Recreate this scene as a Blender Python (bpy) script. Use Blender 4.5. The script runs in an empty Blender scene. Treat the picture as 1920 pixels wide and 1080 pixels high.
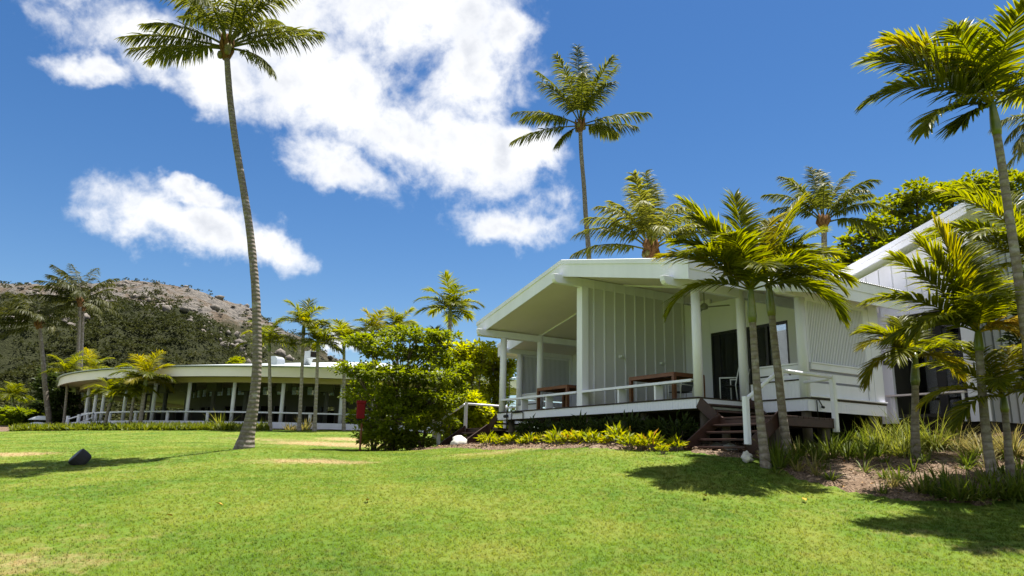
import bpy, bmesh, math, random
import numpy as np
from mathutils import Vector, Matrix, noise as mnoise

random.seed(7); rng = np.random.default_rng(7)
scene = bpy.context.scene
col = scene.collection
rad = math.radians

# ------------------------------------------------------------------ camera
EYE = 1.5
F_PX, PITCH, ROLL = 1346.6, rad(13.128), rad(1.3037)
cam_d = bpy.data.cameras.new('camera'); cam = bpy.data.objects.new('camera', cam_d); col.objects.link(cam)
cam_d.sensor_width = 36.0; cam_d.lens = 36.0 * F_PX / 1920.0
cam_d.clip_start = 0.1; cam_d.clip_end = 6000
cp, sp = math.cos(PITCH), math.sin(PITCH)
_F = np.array([0, cp, sp]); _R0 = np.array([1, 0, 0.]); _U0 = np.array([0, -sp, cp])
_R = math.cos(ROLL) * _R0 + math.sin(ROLL) * _U0
_U = -math.sin(ROLL) * _R0 + math.cos(ROLL) * _U0
cam.matrix_world = Matrix(((_R[0], _U[0], -_F[0], 0), (_R[1], _U[1], -_F[1], 0), (_R[2], _U[2], -_F[2], EYE), (0, 0, 0, 1)))
scene.camera = cam

# ------------------------------------------------------------------ light, exposure
SUN_EL, SUN_AZ = rad(76.5), rad(43)            # azimuth measured from +X towards +Y
sun_vec = Vector((math.cos(SUN_AZ) * math.cos(SUN_EL), math.sin(SUN_AZ) * math.cos(SUN_EL), math.sin(SUN_EL)))
SKY_STRENGTH = 0.085
sun_d = bpy.data.lights.new('sun', 'SUN'); sun_d.energy = 4.2; sun_d.angle = rad(0.53); sun_d.color = (1.0, 0.955, 0.88)
sun = bpy.data.objects.new('sun', sun_d); col.objects.link(sun)
sun.rotation_euler = sun_vec.to_track_quat('Z', 'Y').to_euler(); sun.location = (30, 20, 60)
vs = scene.view_settings
vs.view_transform = 'Standard'; vs.look = 'None'; vs.gamma = 1.0; vs.use_curve_mapping = False
vs.exposure = 1.6

# ------------------------------------------------------------------ pixel helpers (photo pixels 1920x1080)
def ray(x, y): return _R * (x - 960) / F_PX - _U * (y - 540) / F_PX + _F
def at(x, y, Y):
    r = ray(x, y); p = r * (Y / r[1]); return Vector((p[0], p[1], p[2] + EYE))
def sky_dir(x, y):
    r = ray(x, y); r = r / np.linalg.norm(r); return math.atan2(r[0], r[1]), math.asin(r[2])

# ------------------------------------------------------------------ node helpers
def sock(node, key, outputs=False):
    return (node.outputs if outputs else node.inputs)[key]
class NT:
    def __init__(s, tree): s.t = tree
    def n(s, typ, ins=None, **props):
        nd = s.t.nodes.new(typ)
        for k, v in props.items(): setattr(nd, k, v)
        for k, v in (ins or {}).items():
            if hasattr(v, 'is_output'): s.t.links.new(v, nd.inputs[k])
            else: nd.inputs[k].default_value = v
        return nd
    def math(s, op, a, b=0.0, clamp=False):
        return s.n('ShaderNodeMath', {0: a, 1: b}, operation=op, use_clamp=clamp).outputs[0]
    def ramp(s, fac, stops, interp='LINEAR'):
        nd = s.n('ShaderNodeValToRGB', {0: fac}); cr = nd.color_ramp; cr.interpolation = interp
        while len(cr.elements) < len(stops): cr.elements.new(0.5)
        for e, (p, c) in zip(cr.elements, stops): e.position = p; e.color = (*c, 1) if len(c) == 3 else c
        return nd.outputs[0]
    def mix(s, f, a, b, blend='MIX'):
        nd = s.n('ShaderNodeMix', data_type='RGBA', blend_type=blend)
        for i, v in ((0, f), (6, a), (7, b)):
            if hasattr(v, 'is_output'): s.t.links.new(v, nd.inputs[i])
            else: nd.inputs[i].default_value = v if i == 0 else (*v, 1)
        return nd.outputs[2]
    def smooth(s, v, lo, hi):
        return s.n('ShaderNodeMapRange', {0: v, 1: lo, 2: hi, 3: 0.0, 4: 1.0}, interpolation_type='SMOOTHSTEP').outputs[0]
    def noise(s, vec=None, scale=5.0, detail=4.0, rough=0.55, dist=0.0):
        ins = {'Scale': scale, 'Detail': detail, 'Roughness': rough, 'Distortion': dist}
        if vec is not None: ins['Vector'] = vec
        return s.n('ShaderNodeTexNoise', ins).outputs[0]
    def link(s, a, b): s.t.links.new(a, b)

# ------------------------------------------------------------------ sky
world = bpy.data.worlds.new('World'); scene.world = world; world.use_nodes = True
wt = NT(world.node_tree); world.node_tree.nodes.clear()
def build_sky():
    tc = wt.n('ShaderNodeTexCoord').outputs['Generated']
    nrm = wt.n('ShaderNodeVectorMath', {0: tc}, operation='NORMALIZE').outputs[0]
    sky = wt.n('ShaderNodeTexSky', sky_type='NISHITA', sun_disc=False, sun_elevation=SUN_EL,
               sun_rotation=math.pi / 2 - SUN_AZ, altitude=10.0, air_density=1.0, dust_density=0.25, ozone_density=2.2).outputs[0]
    hs = wt.n('ShaderNodeHueSaturation', {'Hue': 0.505, 'Saturation': 1.30, 'Value': 0.49, 'Color': sky}).outputs[0]
    sep = wt.n('ShaderNodeSeparateXYZ', {0: nrm}).outputs
    azm = wt.math('ARCTAN2', sep[0], sep[1]); el = wt.math('ARCSINE', sep[2])
    wn = wt.n('ShaderNodeTexNoise', {'Vector': nrm, 'Scale': 9.0, 'Detail': 5.0, 'Roughness': 0.6}).outputs[1]
    wv = wt.n('ShaderNodeVectorMath', {0: wn, 1: (0.5, 0.5, 0.5)}, operation='SUBTRACT').outputs[0]
    wv = wt.n('ShaderNodeVectorMath', {0: wv, 3: 0.10}, operation='SCALE').outputs[0]
    vec = wt.n('ShaderNodeCombineXYZ', {0: azm, 1: el, 2: 0.0}).outputs[0]
    vec = wt.n('ShaderNodeVectorMath', {0: vec, 1: wv}, operation='ADD').outputs[0]
    # clouds in view: (px, py, half width px, half height px, tilt deg)
    clouds = [(330, 110, 250, 75, -8), (620, 150, 250, 120, -22), (760, 20, 260, 150, 0), (800, 270, 210, 105, -14),
              (965, 290, 110, 52, 5), (640, 310, 120, 55, -22), (885, 140, 100, 120, 20), (520, 20, 160, 90, 0),
              (185, 140, 85, 38, 12), (365, 420, 180, 62, -6), (505, 462, 80, 46, -25), (355, 358, 80, 26, -5),
              (955, 418, 150, 52, 4), (960, 60, 60, 60, 0), (665, 648, 70, 20, -8)]
    r = None
    for (x, y, w, h, a) in clouds:
        a0, e0 = sky_dir(x, y)
        a1, _ = sky_dir(x + w, y); _, e1 = sky_dir(x, y - h)
        m = wt.n('ShaderNodeMapping', {'Vector': vec, 'Location': (a0, e0, 0), 'Rotation': (0, 0, rad(a)), 'Scale': (abs(a1 - a0) * 1.02, abs(e1 - e0) * 1.02, 1)}, vector_type='TEXTURE').outputs[0]
        l = wt.n('ShaderNodeVectorMath', {0: m}, operation='LENGTH').outputs[1]
        r = l if r is None else wt.n('ShaderNodeMath', {0: r, 1: l, 2: 0.15}, operation='SMOOTH_MIN').outputs[0]
    d = wt.math('SUBTRACT', 1.02, r)
    # added cumulus outside the view, thickened to throw white fill on the house
    g = wt.noise(nrm, 2.6, 3.0, 0.5)
    g = wt.math('MULTIPLY', wt.math('SUBTRACT', g, 0.465), 5.0)
    out = wt.math('MAXIMUM', wt.smooth(wt.math('ABSOLUTE', azm), 0.66, 0.85), wt.smooth(el, 0.66, 0.85))
    g = wt.math('ADD', wt.math('MULTIPLY', wt.math('ADD', g, 2.0), out), -2.0)
    d = wt.math('MAXIMUM', d, g)
    n1 = wt.noise(nrm, 7.0, 9.0, 0.6, 0.2); n2 = wt.noise(nrm, 22.0, 8.0, 0.62, 0.3)
    f = wt.math('ADD', wt.math('MULTIPLY', wt.math('SUBTRACT', n1, 0.5), 1.9), wt.math('MULTIPLY', wt.math('SUBTRACT', n2, 0.5), 1.1))
    dd = wt.math('ADD', d, f)
    alpha = wt.smooth(dd, -0.12, 0.66)
    body = wt.smooth(dd, 0.2, 1.2)
    n3 = wt.noise(nrm, 11.0, 6.0, 0.55)
    shade = wt.math('MULTIPLY', body, wt.smooth(n3, 0.38, 0.64))
    K = 1.0 / SKY_STRENGTH
    ccol = wt.mix(shade, (0.375 * K, 0.376 * K, 0.378 * K), (0.235 * K, 0.246 * K, 0.27 * K))
    final = wt.mix(wt.math('MULTIPLY', alpha, 0.97), hs, ccol)
    bg = wt.n('ShaderNodeBackground', {0: final, 1: SKY_STRENGTH}).outputs[0]
    o = wt.n('ShaderNodeOutputWorld'); wt.link(bg, o.inputs[0])
build_sky()

# ------------------------------------------------------------------ tagging and mesh helpers
def tag(o, label=None, cat=None, group=None, kind=None):
    if label: o['label'] = label
    if cat: o['category'] = cat
    if group: o['group'] = group
    if kind: o['kind'] = kind
    return o
def empty(name, loc, rz=0.0, label=None, cat=None, group=None):
    o = bpy.data.objects.new(name, None); col.objects.link(o)
    o.location = loc; o.rotation_euler = (0, 0, rz); o.empty_display_size = 0.2
    return tag(o, label, cat, group)
class MB:
    def __init__(s): s.v = []; s.f = []
    def add(s, vs_, fs):
        b = len(s.v); s.v += [tuple(p) for p in vs_]; s.f += [tuple(i + b for i in f) for f in fs]; return s
    def box(s, a, b):
        x0, y0, z0 = a; x1, y1, z1 = b
        return s.add([(x0, y0, z0), (x1, y0, z0), (x1, y1, z0), (x0, y1, z0), (x0, y0, z1), (x1, y0, z1), (x1, y1, z1), (x0, y1, z1)],
                     [(0, 3, 2, 1), (4, 5, 6, 7), (0, 1, 5, 4), (1, 2, 6, 5), (2, 3, 7, 6), (3, 0, 4, 7)])
    def bar(s, p, q, w, h, up=(0, 0, 1)):
        p, q = Vector(p), Vector(q); d = (q - p).normalized(); u = Vector(up)
        sx = d.cross(u)
        if sx.length < 1e-4: sx = d.cross(Vector((1, 0, 0)))
        sx.normalize(); uz = sx.cross(d).normalized(); a, b = sx * w / 2, uz * h / 2
        return s.add([p - a - b, p + a - b, p + a + b, p - a + b, q - a - b, q + a - b, q + a + b, q - a + b],
                     [(3, 2, 1, 0), (4, 5, 6, 7), (0, 1, 5, 4), (1, 2, 6, 5), (2, 3, 7, 6), (3, 0, 4, 7)])
    def prism(s, pts, y0, y1, axis='y'):
        n = len(pts)
        def mk(p, t): return {'y': (p[0], t, p[1]), 'x': (t, p[0], p[1]), 'z': (p[0], p[1], t)}[axis]
        vs_ = [mk(p, y0) for p in pts] + [mk(p, y1) for p in pts]
        fs = [tuple(range(n)), tuple(range(2 * n - 1, n - 1, -1))] + [(i, i + n, (i + 1) % n + n, (i + 1) % n) for i in range(n)]
        return s.add(vs_, fs)
    def tube(s, pts, radii, n=10, cap=True):
        pts = [Vector(p) for p in pts]; b = len(s.v); prev = None
        for i, p in enumerate(pts):
            t = (pts[min(i + 1, len(pts) - 1)] - pts[max(i - 1, 0)]).normalized()
            if prev is None:
                a = Vector((1, 0, 0)) if abs(t.x) < 0.9 else Vector((0, 1, 0))
                a = (a - t * a.dot(t)).normalized()
            else: a = (prev - t * prev.dot(t)).normalized()
            prev = a; c = t.cross(a); r = radii[i] if hasattr(radii, '__len__') else radii
            for k in range(n):
                w = 2 * math.pi * k / n; q = p + (a * math.cos(w) + c * math.sin(w)) * r; s.v.append((q.x, q.y, q.z))
        for i in range(len(pts) - 1):
            for k in range(n):
                k2 = (k + 1) % n
                s.f.append((b + i * n + k, b + i * n + k2, b + (i + 1) * n + k2, b + (i + 1) * n + k))
        if cap:
            s.f.append(tuple(b + k for k in range(n - 1, -1, -1))); e = b + (len(pts) - 1) * n
            s.f.append(tuple(e + k for k in range(n)))
        return s
    def build(s, name, mat, parent=None, smooth=False, bevel=0.0, kind=None, loc=None):
        me = bpy.data.meshes.new(name); me.from_pydata(s.v, [], s.f); me.update()
        return link_mesh(name, me, mat, parent, smooth, bevel, kind, loc)
def link_mesh(name, me, mat, parent=None, smooth=False, bevel=0.0, kind=None, loc=None):
    if mat is not None and not me.materials: me.materials.append(mat)
    if smooth: me.polygons.foreach_set('use_smooth', [True] * len(me.polygons))
    o = bpy.data.objects.new(name, me); col.objects.link(o)
    if parent is not None: o.parent = parent
    if loc is not None: o.location = loc
    if kind: o['kind'] = kind
    if bevel > 0:
        m = o.modifiers.new('bevel', 'BEVEL'); m.width = bevel; m.segments = 1; m.limit_method = 'ANGLE'
    return o
def np_mesh(name, verts, tris, attrs=None, nper=3):
    """fast mesh from numpy arrays; attrs: {name: (domain, array)} floats"""
    me = bpy.data.meshes.new(name); verts = np.asarray(verts, np.float32); tris = np.asarray(tris, np.int32)
    me.vertices.add(len(verts)); me.vertices.foreach_set('co', verts.ravel())
    me.loops.add(tris.size); me.loops.foreach_set('vertex_index', tris.ravel())
    me.polygons.add(len(tris)); me.polygons.foreach_set('loop_start', np.arange(0, tris.size, nper, dtype=np.int32))
    try: me.polygons.foreach_set('loop_total', np.full(len(tris), nper, np.int32))
    except Exception: pass
    for k, (dom, arr) in (attrs or {}).items():
        a = me.attributes.new(k, 'FLOAT', dom); a.data.foreach_set('value', np.asarray(arr, np.float32).ravel())
    me.update(calc_edges=True); me.validate()
    return me
def share(o, name, parent, loc=None, rot=None, scale=None):
    c = bpy.data.objects.new(name, o.data); col.objects.link(c); c.parent = parent
    if loc is not None: c.location = loc
    if rot is not None: c.rotation_euler = rot
    if scale is not None: c.scale = scale
    return c

# ------------------------------------------------------------------ materials
MATS = {}
def material(name, fn, bump_only=False):
    m = bpy.data.materials.new(name); m.use_nodes = True; m.node_tree.nodes.clear(); t = NT(m.node_tree)
    o = t.n('ShaderNodeOutputMaterial'); t.link(fn(t), o.inputs[0]); MATS[name] = m; return m
def bump(t, h, strength=0.3, dist=0.02):
    return t.n('ShaderNodeBump', {'Strength': strength, 'Distance': dist, 'Height': h}).outputs[0]
def objco(t): return t.n('ShaderNodeTexCoord').outputs['Object']
def pos(t): return t.n('ShaderNodeNewGeometry').outputs['Position']
def plain(name, c, rough=0.5, var=0.12, scale=3.0, spec=0.4, metal=0.0, bstr=0.06, bscale=40.0, streak=False):
    def fn(t):
        co = objco(t)
        if streak: co2 = t.n('ShaderNodeMapping', {'Vector': co, 'Scale': (1, 1, 0.12)}).outputs[0]
        else: co2 = co
        n = t.noise(co2, scale, 6.0, 0.6)
        dark = tuple(x * (1 - var) for x in c)
        cc = t.mix(t.smooth(n, 0.3, 0.7), dark, c)
        rr = t.math('ADD', rough - 0.08, t.math('MULTIPLY', n, 0.16))
        b = bump(t, t.noise(co, bscale, 3.0, 0.6), bstr, 0.01)
        return t.n('ShaderNodeBsdfPrincipled', {'Base Color': cc, 'Roughness': rr, 'Metallic': metal, 'Specular IOR Level': spec, 'Normal': b}).outputs[0]
    return material(name, fn)
plain('panel_paint', (0.66, 0.645, 0.70), 0.6, 0.07, 1.0, 0.3, streak=True)  # house whites: blue of the sky light put into the paint, offsetting lawn bounce
plain('white_paint', (0.855, 0.845, 0.955), 0.45, 0.10, 1.6, 0.35, streak=True)
plain('wall_paint', (0.805, 0.79, 0.88), 0.6, 0.05, 1.0, 0.3, streak=True)
plain('shaded_grey_wall', (0.30, 0.305, 0.335), 0.6, 0.06, 1.0, 0.3, streak=True)  # tree shade over the wing's white side wall, put into the colour
plain('screen_back', (0.34, 0.35, 0.34), 0.7, 0.05, 1.0, 0.2)
plain('soffit_paint', (0.81, 0.725, 0.74), 0.65, 0.05, 1.0, 0.25)
plain('roof_metal', (0.72, 0.73, 0.73), 0.35, 0.08, 0.8, 0.5)
plain('pavilion_roof', (0.44, 0.47, 0.48), 0.5, 0.06, 0.3, 0.3)
plain('pavilion_paint', (0.88, 0.79, 0.75), 0.55, 0.07, 0.6, 0.3)
plain('pavilion_beam', (0.50, 0.40, 0.29), 0.6, 0.08, 0.6, 0.3)
plain('pavilion_soffit', (0.56, 0.48, 0.37), 0.7, 0.08, 0.6, 0.2)
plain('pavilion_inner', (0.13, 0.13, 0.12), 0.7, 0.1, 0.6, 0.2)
plain('dark_timber', (0.045, 0.028, 0.022), 0.6, 0.35, 4.0, 0.3)
plain('red_timber', (0.058, 0.026, 0.020), 0.5, 0.35, 5.0, 0.35)
plain('table_timber', (0.20, 0.075, 0.035), 0.45, 0.3, 6.0, 0.4)
plain('grey_timber', (0.16, 0.13, 0.10), 0.8, 0.35, 5.0, 0.2, streak=True)
plain('black_frame', (0.012, 0.012, 0.013), 0.35, 0.1, 4.0, 0.5)
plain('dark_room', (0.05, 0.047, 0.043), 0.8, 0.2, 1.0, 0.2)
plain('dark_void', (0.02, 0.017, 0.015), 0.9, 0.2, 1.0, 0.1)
plain('galvanised', (0.55, 0.58, 0.60), 0.35, 0.12, 3.0, 0.5, 0.6)
plain('curtain_cloth', (0.80, 0.82, 0.80), 0.9, 0.1, 8.0, 0.1)
plain('red_plastic', (0.17, 0.006, 0.012), 0.75, 0.25, 6.0, 0.15)
plain('rust_post', (0.16, 0.06, 0.03), 0.7, 0.3, 8.0, 0.2)
plain('pale_rock', (0.58, 0.56, 0.50), 0.85, 0.3, 7.0, 0.2, bstr=0.5, bscale=14.0)
plain('grey_rock', (0.30, 0.28, 0.26), 0.9, 0.35, 6.0, 0.2, bstr=0.5, bscale=14.0)
plain('stump_dark', (0.03, 0.028, 0.030), 0.75, 0.35, 8.0, 0.3, bstr=0.5, bscale=18.0)
plain('stump_face', (0.095, 0.105, 0.135), 0.6, 0.25, 8.0, 0.4)
plain('fibre_brown', (0.17, 0.085, 0.035), 0.9, 0.4, 18.0, 0.1, bstr=0.6, bscale=40)
plain('coconut_husk', (0.15, 0.13, 0.03), 0.5, 0.3, 8.0, 0.4)
plain('bark_grey', (0.15, 0.12, 0.09), 0.9, 0.35, 9.0, 0.15, bstr=0.6, bscale=20, streak=True)
plain('white_metal', (0.72, 0.73, 0.74), 0.35, 0.05, 4.0, 0.5)
plain('dark_sling', (0.035, 0.037, 0.04), 0.7, 0.1, 10.0, 0.3)
plain('fan_grey', (0.26, 0.26, 0.24), 0.5, 0.1, 5.0, 0.4)
plain('dark_pipe', (0.02, 0.022, 0.02), 0.5, 0.1, 5.0, 0.4)
plain('green_plastic', (0.02, 0.16, 0.06), 0.5, 0.1, 5.0, 0.4)
plain('skin', (0.30, 0.17, 0.11), 0.6, 0.1, 9.0, 0.3)
plain('dark_cloth', (0.02, 0.025, 0.032), 0.9, 0.2, 9.0, 0.1)
plain('dark_hair', (0.012, 0.008, 0.006), 0.6, 0.2, 9.0, 0.3)
plain('yellow_leaf', (0.55, 0.30, 0.015), 0.6, 0.3, 30.0, 0.3)
plain('boat_white', (0.75, 0.76, 0.76), 0.3, 0.06, 2.0, 0.5)

def glass_dark(t):
    n = t.noise(objco(t), 1.2, 2.0, 0.5)
    b = bump(t, n, 0.05, 0.05)
    g = t.n('ShaderNodeBsdfGlossy', {0: (0.9, 0.93, 0.95, 1), 'Roughness': 0.03, 'Normal': b}).outputs[0]
    tr = t.n('ShaderNodeBsdfTransparent', {0: (0.72, 0.75, 0.74, 1)}).outputs[0]
    fr = t.n('ShaderNodeFresnel', {'IOR': 1.55}).outputs[0]
    return t.n('ShaderNodeMixShader', {0: t.math('MULTIPLY', fr, 1.3, True), 1: tr, 2: g}).outputs[0]
material('tinted_glass', glass_dark)
def louvre_glass(t):
    a = t.n('ShaderNodeBsdfPrincipled', {'Base Color': (0.62, 0.70, 0.74, 1), 'Roughness': 0.15}).outputs[0]
    b = t.n('ShaderNodeBsdfTranslucent', {0: (0.85, 0.92, 0.95, 1)}).outputs[0]
    return t.n('ShaderNodeMixShader', {0: 0.75, 1: a, 2: b}).outputs[0]
material('louvre_glass', louvre_glass)

def leaf_mat(name, c0, c1, c2=None, trans=0.35, tcol=None, rough=0.38, tip=None):
    """tint attribute picks between c0 and c1; a few of the highest tints take c2"""
    def fn(t):
        a = t.n('ShaderNodeAttribute', attribute_name='tint').outputs['Fac']
        rnd = t.n('ShaderNodeObjectInfo').outputs['Random']
        f = t.math('ADD', t.math('MULTIPLY', a, 0.8), t.math('MULTIPLY', rnd, 0.2))
        stops = [(0.0, c0), (0.72, c1)] + ([(0.86, c1), (1.0, c2)] if c2 else [])
        c = t.ramp(f, stops)
        n = t.noise(pos(t), 6.0, 3.0, 0.6)
        c = t.mix(t.math('MULTIPLY', n, 0.5), c, tuple(x * 0.6 for x in c0))
        p = t.n('ShaderNodeBsdfPrincipled', {'Base Color': c, 'Roughness': rough + 0.12, 'Specular IOR Level': 0.15}).outputs[0]
        tc = t.n('ShaderNodeHueSaturation', {'Hue': 0.49, 'Saturation': 1.1, 'Value': 2.0, 'Color': c}).outputs[0]
        tr = t.n('ShaderNodeBsdfTranslucent', {0: tc}).outputs[0]
        return t.n('ShaderNodeMixShader', {0: trans, 1: p, 2: tr}).outputs[0]
    return material(name, fn)
leaf_mat('coconut_leaf', (0.046, 0.060, 0.008), (0.130, 0.135, 0.020), (0.26, 0.21, 0.06), 0.42)
leaf_mat('coconut_leaf_light', (0.07, 0.085, 0.010), (0.22, 0.215, 0.035), (0.34, 0.28, 0.06), 0.42)
leaf_mat('coconut_leaf_dark', (0.026, 0.034, 0.006), (0.085, 0.085, 0.016), (0.24, 0.19, 0.05), 0.3)
leaf_mat('palm_leaf', (0.044, 0.066, 0.005), (0.190, 0.195, 0.010), (0.38, 0.31, 0.02), 0.55, rough=0.28)
leaf_mat('palm_leaf_yellow', (0.10, 0.12, 0.010), (0.26, 0.22, 0.018), (0.48, 0.36, 0.05), 0.5, rough=0.35)
leaf_mat('palm_leaf_old', (0.22, 0.18, 0.02), (0.46, 0.34, 0.07), (0.55, 0.42, 0.16), 0.35, rough=0.5)
leaf_mat('almond_leaf', (0.038, 0.066, 0.008), (0.160, 0.195, 0.018), (0.34, 0.30, 0.02), 0.48)
leaf_mat('big_tree_leaf', (0.048, 0.074, 0.008), (0.195, 0.215, 0.016), (0.33, 0.29, 0.02), 0.44)
leaf_mat('hedge_leaf', (0.075, 0.105, 0.010), (0.27, 0.28, 0.020), (0.44, 0.38, 0.02), 0.68)
leaf_mat('croton_leaf', (0.07, 0.13, 0.010), (0.34, 0.33, 0.020), (0.58, 0.29, 0.07), 0.38)
leaf_mat('dark_shrub_leaf', (0.018, 0.032, 0.008), (0.05, 0.07, 0.016), (0.10, 0.10, 0.02), 0.25)
leaf_mat('strap_leaf', (0.040, 0.070, 0.010), (0.130, 0.160, 0.022), (0.24, 0.19, 0.06), 0.3)
leaf_mat('dry_grass_leaf', (0.13, 0.13, 0.035), (0.30, 0.25, 0.09), (0.40, 0.31, 0.15), 0.3)
leaf_mat('fountain_grass_leaf', (0.07, 0.10, 0.012), (0.26, 0.27, 0.05), (0.34, 0.28, 0.10), 0.3)
leaf_mat('hill_leaf', (0.016, 0.022, 0.007), (0.048, 0.054, 0.016), (0.10, 0.09, 0.035), 0.2, rough=0.7)
leaf_mat('ground_cover_leaf', (0.045, 0.075, 0.010), (0.145, 0.165, 0.018), (0.25, 0.22, 0.03), 0.32)

def trunk_mat(name, c0, c1, ring, rstr=0.5, patch=(0.33, 0.31, 0.28)):
    def fn(t):
        co = objco(t)
        z = t.n('ShaderNodeSeparateXYZ', {0: co}).outputs[2]
        wob = t.math('MULTIPLY', t.noise(co, 3.0, 3.0, 0.6), 5.0)
        s = t.math('SINE', t.math('ADD', t.math('MULTIPLY', z, ring), wob))
        n = t.noise(co, 9.0, 6.0, 0.65)
        c = t.mix(t.smooth(n, 0.3, 0.7), c0, c1)
        c = t.mix(t.math('MULTIPLY', t.smooth(t.math('ADD', s, t.math('MULTIPLY', t.math('SUBTRACT', n, 0.5), 2.2)), 0.5, 1.2), 0.5), c, tuple(x * 0.45 for x in c0))
        c = t.mix(t.math('MULTIPLY', t.smooth(t.noise(co, 4.0, 5.0, 0.6), 0.56, 0.68), 0.7), c, patch)
        h = t.math('ADD', t.math('MULTIPLY', s, -0.5), t.math('MULTIPLY', n, 0.7))
        return t.n('ShaderNodeBsdfPrincipled', {'Base Color': c, 'Roughness': 0.85, 'Specular IOR Level': 0.2, 'Normal': bump(t, h, rstr, 0.03)}).outputs[0]
    return material(name, fn)
trunk_mat('coconut_trunk', (0.12, 0.095, 0.075), (0.24, 0.21, 0.18), 52.0)
trunk_mat('palm_trunk', (0.15, 0.115, 0.09), (0.27, 0.235, 0.20), 46.0)
trunk_mat('far_palm_trunk', (0.20, 0.165, 0.14), (0.34, 0.30, 0.26), 30.0)
trunk_mat('bark_brown', (0.085, 0.06, 0.042), (0.16, 0.125, 0.095), 8.0, 0.4, (0.2, 0.17, 0.14))
def crownshaft(t):
    n = t.noise(objco(t), 5.0, 4.0, 0.6)
    c = t.ramp(n, [(0.3, (0.085, 0.11, 0.035)), (0.55, (0.15, 0.165, 0.03)), (0.75, (0.20, 0.19, 0.09))])
    return t.n('ShaderNodeBsdfPrincipled', {'Base Color': c, 'Roughness': 0.3}).outputs[0]
material('crownshaft', crownshaft)
def petiole(t):
    n = t.noise(objco(t), 4.0, 3.0, 0.6)
    c = t.ramp(n, [(0.3, (0.13, 0.14, 0.02)), (0.7, (0.30, 0.25, 0.05))])
    return t.n('ShaderNodeBsdfPrincipled', {'Base Color': c, 'Roughness': 0.4}).outputs[0]
material('petiole', petiole)

# lawn: 'dry' attribute drives how parched a spot is
def lawn_color(t, dry, dense=False):
    p = pos(t)
    n1 = t.noise(p, 0.55, 5.0, 0.6); n2 = t.noise(p, 3.5, 4.0, 0.65); n3 = t.noise(p, 28.0, 3.0, 0.6)
    g = t.ramp(n1, [(0.34, (0.060, 0.120, 0.010)), (0.5, (0.096, 0.160, 0.014)), (0.66, (0.150, 0.186, 0.026))])
    g = t.mix(t.math('MULTIPLY', t.smooth(n2, 0.42, 0.72), 0.42), g, (0.180, 0.176, 0.036))
    d = t.math('ADD', dry, t.math('MULTIPLY', t.math('SUBTRACT', n2, 0.5), 0.75))
    d = t.math('ADD', d, t.math('MULTIPLY', t.math('SUBTRACT', n3, 0.5), 0.2))
    straw = t.mix(n3, (0.25, 0.185, 0.075), (0.36, 0.275, 0.135))
    return t.mix(t.smooth(d, 0.28, 0.85), g, straw), d, n3
def lawn(t):
    dry = t.n('ShaderNodeAttribute', attribute_name='dry').outputs['Fac']
    c, d, n3 = lawn_color(t, dry)
    soil = t.mix(n3, (0.30, 0.21, 0.13), (0.42, 0.31, 0.21))
    c = t.mix(t.smooth(d, 0.95, 1.25), c, soil)
    h = t.noise(pos(t), 70.0, 4.0, 0.7)
    c = t.mix(t.math('MULTIPLY', t.smooth(h, 0.55, 0.35), 0.15), c, (0.05, 0.07, 0.012))
    return t.n('ShaderNodeBsdfPrincipled', {'Base Color': c, 'Roughness': 0.9, 'Specular IOR Level': 0.15, 'Normal': bump(t, h, 0.8, 0.03)}).outputs[0]
material('lawn', lawn)
def grass_blade(t):
    dry = t.n('ShaderNodeAttribute', attribute_name='dry', attribute_type='INSTANCER').outputs['Fac']
    c, d, n3 = lawn_color(t, dry)
    gn = t.n('ShaderNodeNewGeometry').outputs['Normal']
    nn = t.n('ShaderNodeVectorMath', {0: gn, 1: (0.35, 0.35, 0.35)}, operation='MULTIPLY').outputs[0]
    nn = t.n('ShaderNodeVectorMath', {0: nn, 1: (0, 0, 1)}, operation='ADD').outputs[0]
    nn = t.n('ShaderNodeVectorMath', {0: nn}, operation='NORMALIZE').outputs[0]
    c = t.n('ShaderNodeHueSaturation', {'Hue': 0.495, 'Saturation': 1.03, 'Value': 1.03, 'Color': c}).outputs[0]
    p = t.n('ShaderNodeBsdfPrincipled', {'Base Color': c, 'Roughness': 0.6, 'Specular IOR Level': 0.15, 'Normal': nn}).outputs[0]
    tc = t.n('ShaderNodeHueSaturation', {'Hue': 0.485, 'Saturation': 1.05, 'Value': 1.7, 'Color': c}).outputs[0]
    return t.n('ShaderNodeMixShader', {0: 0.3, 1: p, 2: t.n('ShaderNodeBsdfTranslucent', {0: tc}).outputs[0]}).outputs[0]
material('grass_blade', grass_blade)
def mulch(t):
    p = pos(t)
    n = t.noise(p, 22.0, 5.0, 0.7); n2 = t.noise(p, 1.8, 4.0, 0.6)
    v = t.n('ShaderNodeTexVoronoi', {'Vector': p, 'Scale': 26.0}).outputs
    c = t.mix(v[1], (0.11, 0.073, 0.046), (0.225, 0.16, 0.108))
    c = t.mix(t.smooth(n, 0.45, 0.65), c, (0.085, 0.055, 0.038))
    c = t.mix(t.math('MULTIPLY', t.smooth(n2, 0.5, 0.7), 0.5), c, (0.30, 0.235, 0.175))
    return t.n('ShaderNodeBsdfPrincipled', {'Base Color': c, 'Roughness': 0.95, 'Specular IOR Level': 0.1, 'Normal': bump(t, v[0], 0.9, 0.04)}).outputs[0]
material('mulch', mulch)
def chip(t):
    r = t.n('ShaderNodeAttribute', attribute_name='tint').outputs['Fac']
    c = t.ramp(r, [(0.0, (0.08, 0.052, 0.033)), (0.5, (0.20, 0.135, 0.085)), (0.85, (0.33, 0.235, 0.155)), (1.0, (0.40, 0.21, 0.05))])
    return t.n('ShaderNodeBsdfPrincipled', {'Base Color': c, 'Roughness': 0.9}).outputs[0]
material('bark_chip', chip)
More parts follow.
